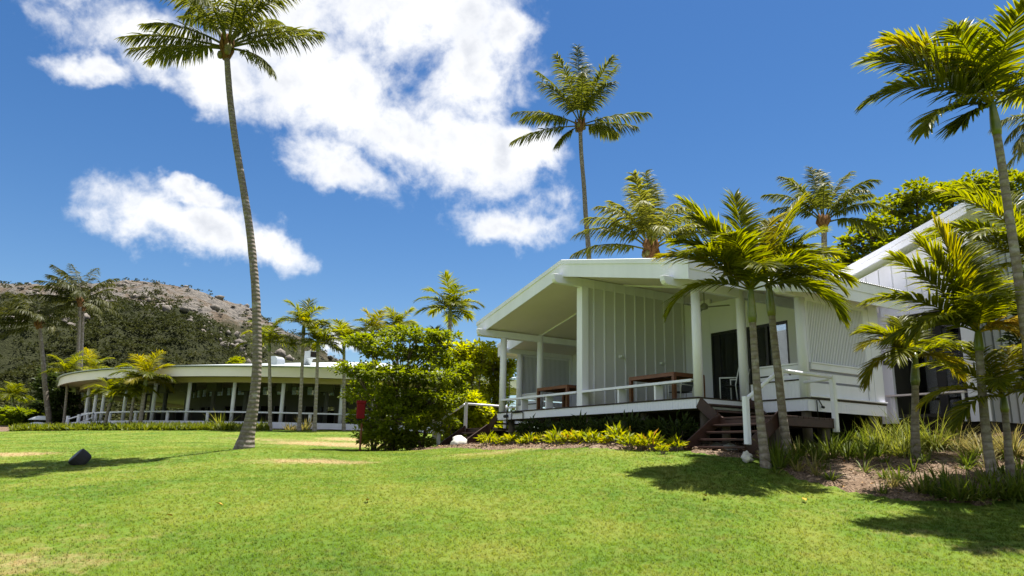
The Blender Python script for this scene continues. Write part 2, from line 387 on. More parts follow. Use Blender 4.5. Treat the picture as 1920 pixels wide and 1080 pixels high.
def hill(t):
    p = pos(t); up = t.n('ShaderNodeAttribute', attribute_name='up').outputs['Fac']
    n1 = t.noise(p, 0.012, 6.0, 0.62); n2 = t.noise(p, 0.045, 8.0, 0.74); n3 = t.noise(p, 0.30, 5.0, 0.7)
    grass = t.mix(t.smooth(n2, 0.35, 0.65), (0.105, 0.080, 0.058), (0.158, 0.125, 0.094))
    rock = t.mix(t.smooth(n3, 0.3, 0.7), (0.09, 0.085, 0.082), (0.20, 0.178, 0.155))
    c = t.mix(t.smooth(t.math('ADD', n2, t.math('MULTIPLY', n3, 0.3)), 0.60, 0.68), grass, rock)
    c = t.mix(t.math('MULTIPLY', t.smooth(n3, 0.46, 0.34), 0.5), c, (0.045, 0.042, 0.03))
    green = t.mix(n3, (0.016, 0.020, 0.008), (0.044, 0.047, 0.018))
    g = t.math('ADD', t.math('MULTIPLY', n1, 1.6), t.math('MULTIPLY', n2, 0.7))
    g = t.math('SUBTRACT', g, t.math('MULTIPLY', up, 1.25))
    c = t.mix(t.smooth(g, 0.10, 0.36), c, green)
    h = t.math('ADD', t.math('MULTIPLY', n2, 8.0), t.math('MULTIPLY', n3, 2.0))
    return t.n('ShaderNodeBsdfPrincipled', {'Base Color': c, 'Roughness': 0.95, 'Specular IOR Level': 0.1, 'Normal': bump(t, h, 1.0, 1.0)}).outputs[0]
material('hillside', hill)
def hrock(t):
    p = pos(t); n = t.noise(p, 0.4, 5.0, 0.65)
    c = t.mix(t.smooth(n, 0.35, 0.65), (0.08, 0.070, 0.06), (0.16, 0.138, 0.118))
    return t.n('ShaderNodeBsdfPrincipled', {'Base Color': c, 'Roughness': 0.9, 'Normal': bump(t, n, 0.8, 1.0)}).outputs[0]
material('hill_rock', hrock)

# ------------------------------------------------------------------ house frame (u along the front towards the camera side, v into the house)
AZ = rad(30.579)
HOUSE0 = at(1308.2, 743.7, 17.06007); DECK_Z = HOUSE0.z
D1 = Vector((math.sin(AZ), -math.cos(AZ), 0)); D2 = Vector((math.cos(AZ), math.sin(AZ), 0))
def H(u, v, z=0.0): return HOUSE0 + D1 * u + D2 * v + Vector((0, 0, z))
HROT = AZ - math.pi / 2

# ------------------------------------------------------------------ terrain height: thin plate spline through measured spots
def _cp():
    L = []
    for x, y, d in [(960, 1080, 8), (0, 1080, 8.2), (480, 1080, 8), (1440, 1080, 8), (1920, 1080, 8.2), (1100, 955, 11), (700, 950, 11.2),
                    (300, 950, 11.5), (20, 940, 12), (457, 838, 20), (145, 869, 18), (20, 893, 16.5), (300, 862, 19), (620, 850, 22), (760, 846, 26),
                    (400, 905, 14), (640, 890, 15.2), (1437, 876, 14.0), (1480, 860, 15.0), (1480, 905, 12.8), (1700, 944, 11.4), (1900, 947, 11.2), (1717, 862, 14.2), (1866, 906, 12.2),
                    (1150, 839, 16.2), (900, 838, 21.8), (560, 822, 33), (250, 806, 43), (450, 806, 42.5), (640, 808, 42), (60, 808, 46), (1010, 838, 18.9)]:
        p = at(x, y, d); L.append((p.x, p.y, p.z))
    for u, v, z in [(0.6, -1.5, -1.33), (2.4, -1.3, -1.33), (-11.5, -1.2, -1.3), (-5, 2, -1.12), (-2, -.9, -1.08), (-5, -.9, -1.06), (-8, -.9, -1.08), (-2.5, -2.7, -1.36), (-5.5, -2.7, -1.34), (-8.5, -2.7, -1.30), (1.8, 4.5, -1.05), (4, 6, -0.75), (-3, 8, -1.0), (-12, 6, -1.0)]:
        p = H(u, v, z); L.append((p.x, p.y, p.z))
    L += [(0, 0, -0.15), (-15, 0, -0.2), (15, 0, 0.1), (-40, 10, 0.2), (-45, 30, 0.9), (22, 14, 1.2), (26, 28, 1.8), (12, 45, 2.3), (-15, 60, 2.9), (-45, 58, 2.7), (45, 40, 2.5), (0, -20, -0.4), (-30, -10, -0.3), (30, -5, 0.2)]
    return np.array(L)
_C = _cp()
def _phi(r2): return np.where(r2 > 1e-9, r2 * np.log(np.maximum(r2, 1e-12)), 0.0)
_n = len(_C); _A = np.zeros((_n + 3, _n + 3))
_A[:_n, :_n] = _phi(((_C[:, None, :2] - _C[None, :, :2]) ** 2).sum(2)) + np.eye(_n) * 2.0
_A[:_n, _n] = 1; _A[:_n, _n + 1:] = _C[:, :2]; _A[_n:, :_n] = _A[:_n, _n:].T
_W = np.linalg.solve(_A, np.concatenate([_C[:, 2], [0, 0, 0]]))
def gz_np(X, Y):
    X = np.asarray(X, float); Y = np.asarray(Y, float); sh = X.shape; X = X.ravel(); Y = Y.ravel()
    out = np.empty(len(X))
    for i in range(0, len(X), 20000):
        x, y = X[i:i + 20000], Y[i:i + 20000]
        r2 = (x[:, None] - _C[None, :, 0]) ** 2 + (y[:, None] - _C[None, :, 1]) ** 2
        out[i:i + 20000] = _phi(r2) @ _W[:_n] + _W[_n] + _W[_n + 1] * x + _W[_n + 2] * y
    s = lambda a, lo, hi: (lambda q: q * q * (3 - 2 * q))(np.clip((a - lo) / (hi - lo), 0, 1))
    far = -0.3 + 3.2 * s(Y, -10, 60)
    w = s(np.hypot(X, Y - 25), 36, 62)
    return (out * (1 - w) + far * w).reshape(sh)
def gz(x, y): return float(gz_np(np.array([x]), np.array([y]))[0])
def gpx(px_, py_, lo=6.0, hi=70.0):
    """where the sight line through a photo pixel meets the ground"""
    Y = np.arange(lo, hi, 0.05); r = ray(px_, py_); P = r[None, :] * (Y / r[1])[:, None]
    d = P[:, 2] + EYE - gz_np(P[:, 0], P[:, 1]); k = np.where(d <= 0)[0]
    k = k[0] if len(k) else int(np.argmin(np.abs(d)))
    return Vector((P[k, 0], P[k, 1], gz(P[k, 0], P[k, 1])))
def ground_at(px_, Y, py_=840):
    p = at(px_, py_, Y); return Vector((p.x, p.y, gz(p.x, p.y)))
def in_poly(X, Y, poly):
    X = np.asarray(X); Y = np.asarray(Y); ins = np.zeros(X.shape, bool); n = len(poly)
    for i in range(n):
        x0, y0 = poly[i]; x1, y1 = poly[(i + 1) % n]
        c = ((y0 > Y) != (y1 > Y)) & (X < (x1 - x0) * (Y - y0) / (y1 - y0 + 1e-12) + x0); ins ^= c
    return ins
def vnoise(X, Y, s, seed=0.0):
    return np.array([mnoise.fractal(Vector((x * s, y * s, seed)), 0.9, 2.1, 4) for x, y in zip(np.ravel(X), np.ravel(Y))]).reshape(np.shape(X))

# garden beds (world polygons)
def xy(p): return (p.x, p.y)
BED_FRONT = [xy(H(-13, -2.2)), xy(H(-11, -2.7)), xy(H(-8, -2.75)), xy(H(-5, -2.75)), xy(H(-2, -2.7)), xy(H(-.3, -2.5)), xy(H(0.6, -1.7)), xy(H(0.6, -1.2)), xy(H(0.5, 2)), xy(H(2.2, 2)), xy(H(2.2, 9)), xy(H(-13, 9)), xy(H(-13, 0))]
BED_RIGHT = [xy(H(0.6, -1.25)), xy(H(2.3, -1.6)), xy(gpx(1425, 862)), xy(gpx(1470, 892)), xy(gpx(1560, 917)), xy(gpx(1690, 942)), xy(gpx(1800, 950)), xy(gpx(1920, 948)), (14, 12.5), (20, 18), (18, 30), xy(H(2.2, 9)), xy(H(2.2, 2)), xy(H(0.5, 2))]
BED_FAR = [(-36, 45.5), (-25, 42.0), (-16, 41.0), (-14, 43.2), (-8, 43.5), (-5, 47), (-20, 48), (-38, 58), (-45, 58)]

# dry, worn patches in the lawn: (px, py, half width m, half depth m, amount)
DRY = [(20, 852, 1.6, 0.9, 0.75), (625, 833, 2.6, 1.6, .85), (600, 866, 1.6, 0.6, 0.75), (660, 824, 1.6, 1.2, 0.8), (500, 824, 3.0, 1.2, 0.42), (960, 846, 2.4, 0.8, 0.55), (1080, 848, 2.0, 0.6, 0.4),
       (40, 1060, 1.5, 0.7, 0.5), (200, 1010, 1.6, 0.35, 0.32), (130, 990, 1.0, 0.3, 0.3), (1250, 858, 1.3, 0.5, 0.35), (1690, 1000, 1.0, 0.35, 0.45), (1860, 1035, 0.9, 0.35, 0.5), (1560, 960, 1.2, 0.3, 0.35),
       (400, 925, 1.8, 0.5, 0.25), (1000, 1075, 1.2, 0.4, 0.2), (250, 880, 2.4, 0.5, 0.25), (1420, 935, 1.0, 0.3, 0.25), (1350, 1020, 1.0, 0.35, 0.25)]
_DR = [(gpx(a, b), w, h, k) for a, b, w, h, k in DRY]
def dryness(X, Y):
    d = np.full(np.shape(X), 0.06)
    d = d + 0.23 * np.clip((-X - 2.0) / 6.0, 0, 1)                     # the left of the lawn gets less water
    for p, w, h, k in _DR:
        q = ((X - p.x) / w) ** 2 + ((Y - p.y) / h) ** 2
        d = np.maximum(d, k * np.exp(-q * 0.9) + d * 0.6)
    return d

# ------------------------------------------------------------------ ground sheet
def build_ground():
    def axis(lo, hi, fine_lo, fine_hi, step):
        a = list(np.arange(fine_lo, fine_hi + 1e-6, step)); s = step
        x = fine_hi
        while x < hi: s *= 1.22; x += s; a.append(x)
        x = fine_lo; s = step
        while x > lo: s *= 1.22; x -= s; a.insert(0, x)
        return np.array(a)
    xs = axis(-2500, 2500, -22, 17, 0.3); ys = axis(-2500, 3000, 5.0, 34, 0.3)
    X, Y = np.meshgrid(xs, ys, indexing='ij'); Z = gz_np(X, Y)
    near = (np.abs(X) < 60) & (Y > -5) & (Y < 80)
    nz = np.zeros_like(Z); nz[near] = vnoise(X[near], Y[near], 0.45, 3.0) * 0.035
    Z = Z + nz
    nx, ny = X.shape; idx = np.arange(nx * ny).reshape(nx, ny)
    q = np.stack([idx[:-1, :-1], idx[1:, :-1], idx[1:, 1:], idx[:-1, 1:]], -1).reshape(-1, 4)
    me = np_mesh('ground', np.stack([X, Y, Z], -1).reshape(-1, 3), q, {'dry': ('POINT', dryness(X, Y))}, 4)
    o = link_mesh('ground', me, MATS['lawn'], smooth=True, kind='structure')
    return o
build_ground()
def gz_fine(x, y):
    return gz(x, y) + mnoise.fractal(Vector((x * 0.45, y * 0.45, 3.0)), 0.9, 2.1, 4) * 0.035
def build_bed(name, poly, step, lift):
    P = np.array(poly); lo, hi = P.min(0) - step, P.max(0) + step
    xs = np.arange(lo[0], hi[0], step); ys = np.arange(lo[1], hi[1], step)
    X, Y = np.meshgrid(xs, ys, indexing='ij')
    J = vnoise(X, Y, 1.6, 9.0) * 0.22
    m = in_poly(X + J, Y + J * 0.7, poly)
    Z = gz_np(X, Y) + vnoise(X, Y, 0.45, 3.0) * 0.035 + lift + vnoise(X, Y, 3.0, 5.0) * 0.03
    # the rim dips under the turf
    inner = m.copy()
    for sx, sy in ((1, 0), (-1, 0), (0, 1), (0, -1)): inner &= np.roll(np.roll(m, sx, 0), sy, 1)
    Z = np.where(inner, Z, Z - lift - 0.06)
    idx = np.arange(X.size).reshape(X.shape)
    q = np.stack([idx[:-1, :-1], idx[1:, :-1], idx[1:, 1:], idx[:-1, 1:]], -1).reshape(-1, 4)
    ok = m.ravel()[q].any(1); q = q[ok]; used, inv = np.unique(q, return_inverse=True)
    V = np.stack([X, Y, Z], -1).reshape(-1, 3)[used]
    me = np_mesh(name, V, inv.reshape(-1, 4), None, 4)
    return link_mesh(name, me, MATS['mulch'], smooth=True, kind='structure')
build_bed('garden_bed', BED_FRONT, 0.2, 0.05)
build_bed('garden_bed', BED_RIGHT, 0.15, 0.05)
build_bed('garden_bed', BED_FAR, 0.5, 0.06)

# ------------------------------------------------------------------ lawn grass blades (stuff)
def build_grass():
    r = random.Random(3); V = []; T = []
    for _ in range(16):
        a = r.uniform(0, 6.283); d = r.uniform(0, 0.05); x, y = d * math.cos(a), d * math.sin(a)
        b = r.uniform(0, 6.283); h = r.uniform(0.011, 0.026); w = r.uniform(0.003, 0.0055); l = r.uniform(0.005, 0.035)
        c = r.uniform(0, 6.283)
        i = len(V); V += [(x - w * math.cos(b), y - w * math.sin(b), -0.004), (x + w * math.cos(b), y + w * math.sin(b), -0.004), (x + l * math.cos(c), y + l * math.sin(c), h)]; T.append((i, i + 1, i + 2))
    me = np_mesh('grass_tuft', V, T); me.materials.append(MATS['grass_blade'])
    tuft = bpy.data.objects.new('grass_tuft', me)
    xs = np.arange(-32, 14, 0.3); ys = np.arange(6.0, 44, 0.3); X, Y = np.meshgrid(xs, ys, indexing='ij')
    Z = gz_np(X, Y) + vnoise(X, Y, 0.45, 3.0) * 0.035
    dry = dryness(X, Y)
    dist = np.hypot(X, Y); dens = np.clip(420 * (9.0 / np.maximum(dist, 8)) ** 1.6, 25, 420) * np.clip(1.15 - dry * 0.75, 0.25, 1)
    edge = vnoise(X, Y, 1.2, 21.0) * 0.3
    for poly in (BED_FRONT, BED_RIGHT): dens = np.where(in_poly(X + edge * 0.6, Y + edge * 0.6, poly), 0, dens)
    dens = np.where((X > 0) & (Y > 24), 0, dens)
    az_ = np.abs(X) / np.maximum(Y, 1); dens = np.where(az_ > 0.85, dens * 0.15, dens)
    idx = np.arange(X.size).reshape(X.shape)
    q = np.stack([idx[:-1, :-1], idx[1:, :-1], idx[1:, 1:], idx[:-1, 1:]], -1).reshape(-1, 4)
    me = np_mesh('grass', np.stack([X, Y, Z], -1).reshape(-1, 3), q, {'dry': ('POINT', dry), 'dens': ('POINT', dens)}, 4)
    o = link_mesh('grass', me, MATS['grass_blade'])
    tag(o, 'short mown green lawn grass with straw coloured worn patches', 'grass', kind='stuff')
    ng = bpy.data.node_groups.new('grass_scatter', 'GeometryNodeTree')
    ng.interface.new_socket('Geometry', in_out='INPUT', socket_type='NodeSocketGeometry')
    ng.interface.new_socket('Geometry', in_out='OUTPUT', socket_type='NodeSocketGeometry')
    t = NT(ng)
    gi = t.n('NodeGroupInput').outputs[0]
    den = t.n('GeometryNodeInputNamedAttribute', {'Name': 'dens'}, data_type='FLOAT').outputs[0]
    dp = t.n('GeometryNodeDistributePointsOnFaces', distribute_method='RANDOM')
    t.link(gi, dp.inputs['Mesh']); t.link(den, dp.inputs['Density'])
    oi = t.n('GeometryNodeObjectInfo', {'Object': tuft}, transform_space='ORIGINAL')
    rv = t.n('FunctionNodeRandomValue', {0: (0, 0, 0), 1: (0.2, 0.2, 6.283)}, data_type='FLOAT_VECTOR').outputs[0]
    rs = t.n('FunctionNodeRandomValue', {2: 0.65, 3: 1.35}, data_type='FLOAT').outputs[1]
    ip = t.n('GeometryNodeInstanceOnPoints')
    t.link(dp.outputs[0], ip.inputs['Points']); t.link(oi.outputs['Geometry'], ip.inputs['Instance']); t.link(rv, ip.inputs['Rotation']); t.link(rs, ip.inputs['Scale'])
    go = t.n('NodeGroupOutput'); t.link(ip.outputs[0], go.inputs[0])
    m = o.modifiers.new('scatter', 'NODES'); m.node_group = ng
build_grass()

# ------------------------------------------------------------------ leaves in bulk
def unit(a): return a / np.maximum(np.linalg.norm(a, axis=-1, keepdims=True), 1e-9)
def leaf_mesh(name, C, D, L, W, tint, fold=0.25, up=None, shape=0.45):
    """C centres of leaf bases, D directions, L lengths, W widths; each leaf two folded triangles pairs"""
    n = len(C); D = unit(D)
    if up is None: up = np.tile([0, 0, 1.0], (n, 1)) + rng.normal(0, 0.45, (n, 3))
    S = unit(np.cross(D, up)); N = unit(np.cross(S, D))
    L = np.asarray(L).reshape(-1, 1); W = np.asarray(W).reshape(-1, 1)
    mid = C + D * L * shape; tip = C + D * L - N * L * 0.12
    a = mid + S * W * 0.5 + N * W * fold; b = mid - S * W * 0.5 + N * W * fold
    V = np.stack([C, a, tip, b], 1).reshape(-1, 3)
    i = np.arange(n)[:, None] * 4
    T = np.concatenate([i + [0, 1, 2], i + [0, 2, 3]], 1).reshape(-1, 3)
    return np_mesh(name, V, T, {'tint': ('FACE', np.repeat(tint, 2))})
def blade_mesh(name, base, direc, L, W, droop, tint, seg=4):
    """arching strap leaves"""
    n = len(base); D = unit(direc); L = np.asarray(L).reshape(-1, 1); W = np.asarray(W).reshape(-1, 1); droop = np.asarray(droop).reshape(-1, 1)
    side = unit(np.cross(D, np.tile([0, 0, 1.0], (n, 1)) + rng.normal(0, 0.05, (n, 3))))
    P = base.copy(); rows = []; d = D.copy()
    for k in range(seg + 1):
        w = W * (1.0 if k == 0 else (1.15, 1.0, 0.75, 0.45, 0.0)[min(int(k * 4 / seg), 4)]) * 0.5
        if k == seg: w = W * 0.02
        rows += [P - side * w, P + side * w]
        d = unit(d + np.array([0, 0, -1.0]) * droop / seg); P = P + d * L / seg
    V = np.stack(rows, 1).reshape(-1, 3); m = 2 * (seg + 1)
    i = np.arange(n)[:, None] * m; F = []
    for k in range(seg): F.append(i + [2 * k, 2 * k + 1, 2 * k + 3, 2 * k + 2])
    Q = np.stack(F, 1).reshape(-1, 4)
    return np_mesh(name, V, Q, {'tint': ('FACE', np.repeat(tint, seg))}, 4)

# ------------------------------------------------------------------ palms
WIND = Vector((-0.9, -0.25, 0.05))
def frond_mesh(az, L, elev, droop, nl, ll, lw, seed, vang=20.0, hang=0.5, t0=0.16, wind=0.0, pet_r=0.022, segs=3, ragged=0.2, tintb=0.4, fold=True, jit=1.0):
    r = random.Random(seed); n = 22
    ca, sa = math.cos(az), math.sin(az)
    def rot(x, y, z): return Vector((x * ca - y * sa, x * sa + y * ca, z))
    pts = [Vector((0, 0, 0))]; th = []; bend = r.uniform(-0.25, 0.25)
    y = 0.0
    p = Vector((0, 0, 0))
    for i in range(n):
        t = (i + 0.5) / n; a = rad(elev) - rad(droop) * t ** 1.35; side = bend * t * t
        d = Vector((math.cos(a) * math.cos(side), math.cos(a) * math.sin(side), math.sin(a))); d = rot(*d) + WIND * wind * t * 0.8; d.normalize()
        p = p + d * (L / n); pts.append(p.copy())
    mb = MB(); rr = [pet_r * (1 - 0.9 * (i / n) ** 0.8) + 0.002 for i in range(n + 1)]
    mb.tube(pts, rr, 5)
    V = [tuple(v) for v in mb.v]; Fq = list(mb.f); tint = [tintb + 0.45] * len(Fq)
    for k in range(nl):
        t = t0 + (1 - t0) * (k + 0.5) / nl
        for s in (-1, 1):
            if r.random() < ragged * 0.35: continue
            tt = min(max(t + r.uniform(-0.006, 0.006), 0), 0.999); i = int(tt * n); f = tt * n - i
            P = pts[i].lerp(pts[i + 1], f); T = (pts[i + 1] - pts[i]).normalized()
            B = T.cross(Vector((0, 0, 1)))
            if B.length < 0.05: B = rot(0, 1, 0)
            B.normalize(); N = B.cross(T).normalized()
            a = rad(68 - 42 * tt ** 1.4 + r.uniform(-9, 9) * jit); v = rad(vang + r.uniform(-20, 18) * jit)
            d = T * math.cos(a) + (B * s * math.cos(v) + N * math.sin(v)) * math.sin(a)
            q = (tt - t0) / (1 - t0)
            l = ll * (math.sin(math.pi * (0.16 + 0.74 * q)) ** 0.7) * r.uniform(0.85, 1.1)
            if r.random() < ragged: l *= r.uniform(0.5, 0.9)
            W = (T - d * T.dot(d)).normalized(); W.rotate(Matrix.Rotation(r.uniform(-0.5, 0.5), 3, d))
            Nn = d.cross(W).normalized()
            if Nn.z < 0: Nn = -Nn
            b0 = len(V); X = P.copy(); dd = d.copy(); g = hang * r.uniform(0.7, 1.35); tn = min(1, max(0, tintb + r.uniform(-0.35, 0.4) + (0.12 if q > 0.9 else 0)))
            nv = 3 if fold else 2
            for j in range(segs + 1):
                u = j / segs; w = lw * (0.55, 1.0, 0.8, 0.06)[min(3, int(round(u * 3)))] * 0.5
                if fold: V += [tuple(X - W * w + Nn * w * 0.45), tuple(X), tuple(X + W * w + Nn * w * 0.45)]
                else: V += [tuple(X - W * w), tuple(X + W * w)]
                dd = dd + Vector((0, 0, -g / segs)) + WIND * (wind / segs); dd.normalize(); X = X + dd * (l / segs)
            for j in range(segs):
                a0 = b0 + j * nv; a1 = a0 + nv
                for h in range(nv - 1): Fq.append((a0 + h, a0 + h + 1, a1 + h + 1, a1 + h)); tint.append(tn)
    me = bpy.data.meshes.new('frond'); me.from_pydata(V, [], Fq)
    at_ = me.attributes.new('tint', 'FLOAT', 'FACE'); at_.data.foreach_set('value', tint)
    me.update(); return me
def trunk_path(pix, Y, base):
    """world points of a trunk traced top to bottom in photo pixels at depth Y; the last point is base"""
    P = [at(x, y, Y) for x, y in pix]; P.append(Vector(base)); P.reverse()
    # smooth resample (Catmull-Rom)
    out = []
    for i in range(len(P) - 1):
        p0, p1, p2, p3 = P[max(i - 1, 0)], P[i], P[i + 1], P[min(i + 2, len(P) - 1)]
        for k in range(8):
            t = k / 8
            out.append(0.5 * ((2 * p1) + (p2 - p0) * t + (2 * p0 - 5 * p1 + 4 * p2 - p3) * t * t + (3 * p1 - p0 - 3 * p2 + p3) * t ** 3))
    out.append(P[-1]); return out
SEED = [100]
def coconut_palm(pix, Y, base, label, group, r_mid, fr, leaf='coconut_leaf', L=3.6, flare=1.9, wind=0.06, nuts=5, name='coconut_palm', detail=1.0, trunk='coconut_trunk'):
    base = Vector(base); pts = trunk_path(pix, Y, base - Vector((0, 0, 0.15))); n = len(pts)
    root = empty(name, base, 0, label, 'palm tree', group)
    loc = [p - base for p in pts]; tot = sum((loc[i + 1] - loc[i]).length for i in range(n - 1)); acc = 0; radii = []
    for i in range(n):
        if i: acc += (loc[i] - loc[i - 1]).length
        radii.append(r_mid * (1.12 - 0.42 * acc / tot + (flare - 1.1) * math.exp(-acc / 0.55)) * (1 + random.uniform(-0.035, 0.035)))
    mb = MB(); mb.tube(loc, radii, 14); mb.build('trunk', MATS[trunk], root, smooth=True)
    top = loc[-1]; SEED[0] += 40; r = random.Random(SEED[0])
    mb = MB()
    for k in range(9):
        a = k * 0.698 + r.uniform(-.2, .2); h = r.uniform(0.0, 0.35); e = Vector((math.cos(a), math.sin(a), 0))
        mb.tube([top + e * r_mid * 0.5 + Vector((0, 0, h - 0.30)), top + e * r_mid * (1.25 + r.uniform(0, .5)) + Vector((0, 0, h)), top + e * r_mid * (1.0 + r.uniform(0, .9)) + Vector((0, 0, h + 0.28))], [r_mid * 0.45, r_mid * 0.5, r_mid * 0.2], 6)
    mb.tube([top - Vector((0, 0, .25)), top + Vector((0, 0, .2)), top + Vector((0, 0, .6))], [r_mid * .85, r_mid * 1.15, r_mid * .35], 10)
    mb.build('crown_base', MATS['fibre_brown'], root, smooth=True)
    for k in range(nuts):
        a = r.uniform(0, 6.28); c = top + Vector((math.cos(a) * r_mid * 1.45, math.sin(a) * r_mid * 1.45, r.uniform(-.12, .1)))
        m = MB(); m.tube([c + Vector((0, 0, .14)), c + Vector((0, 0, .1)), c, c - Vector((0, 0, .1)), c - Vector((0, 0, .13))], [.02, .08, .105, .07, .015], 8); m.build('coconut', MATS['coconut_husk'], root, smooth=True)
    for k, (a, e, d, s) in enumerate(fr):
        me = frond_mesh(rad(a), L * s, e, d, int(88 * detail), L * 0.235, (0.042 if detail > .95 else .068 if detail > .8 else .10), SEED[0] + k, vang=6 if e < 30 else 14, hang=1.15, t0=0.2, wind=wind, pet_r=0.045, segs=3 if detail > .8 else 2, tintb=0.35 if e > 20 else 0.5, fold=False)
        o = link_mesh('frond', me, MATS[leaf], root); o.location = top + Vector((math.cos(rad(a)) * r_mid * .5, math.sin(rad(a)) * r_mid * .5, .12 + .3 * max(e, 0) / 90))
    return root
def crown_fan(n, seed, e_hi=82, e_lo=-25, d0=45, d1=75, off=0.0):
    r = random.Random(seed); out = []
    for k in range(n):
        f = k / (n - 1); a = off + k * 137.5 + r.uniform(-14, 14)
        e = e_hi + (e_lo - e_hi) * f ** 0.85 + r.uniform(-6, 6)
        out.append((a, e, d0 + (d1 - d0) * (1 - abs(2 * f - 1)) + r.uniform(-10, 10), r.uniform(0.88, 1.06)))
    return out
def feather_palm(pix, Y, base, label, group, r_mid, fr, L=2.0, shaft=0.75, leaf='palm_leaf', name='feather_palm', nl=42, ll=0.52, lw=0.048, fold=True, trunk='palm_trunk', flare=1.5, wind=0.03, segs=3):
    """solitary palm with a ringed trunk, a smooth green crownshaft and arching pinnate fronds"""
    base = Vector(base); pts = trunk_path(pix, Y, base - Vector((0, 0, 0.12))); n = len(pts)
    root = empty(name, base, 0, label, 'palm tree', group); loc = [p - base for p in pts]
    tot = sum((loc[i + 1] - loc[i]).length for i in range(n - 1)); acc = 0; radii = []
    for i in range(n):
        if i: acc += (loc[i] - loc[i - 1]).length
        ring = 0.015 * (i % 2)
        radii.append(r_mid * (1.08 - 0.25 * acc / tot + (flare - 1) * math.exp(-acc / 0.3) + ring))
    mb = MB(); mb.tube(loc, radii, 12); mb.build('trunk', MATS[trunk], root, smooth=True)
    top = loc[-1]; ax = (loc[-1] - loc[-4]).normalized(); SEED[0] += 40
    mb = MB(); mb.tube([top - ax * 0.03, top + ax * shaft * 0.12, top + ax * shaft * 0.4, top + ax * shaft * 0.8, top + ax * shaft], [r_mid * .95, r_mid * 1.15, r_mid * 1.02, r_mid * .72, r_mid * .45], 12)
    mb.build('crownshaft', MATS['crownshaft'], root, smooth=True); ctop = top + ax * shaft * 0.93
    for k, q in enumerate(fr):
        a, e, d, s = q[:4]; m = MATS[q[4] if len(q) > 4 else leaf]
        me = frond_mesh(rad(a), L * s, e, d, nl, ll, lw, SEED[0] + k, vang=24, hang=0.6, t0=0.13, wind=wind, pet_r=r_mid * 0.24, segs=segs, fold=fold, tintb=0.40 + random.uniform(-.1, .14), jit=.5, ragged=.13)
        o = link_mesh('frond', me, m, root); o.location = ctop - ax * 0.05
    return root

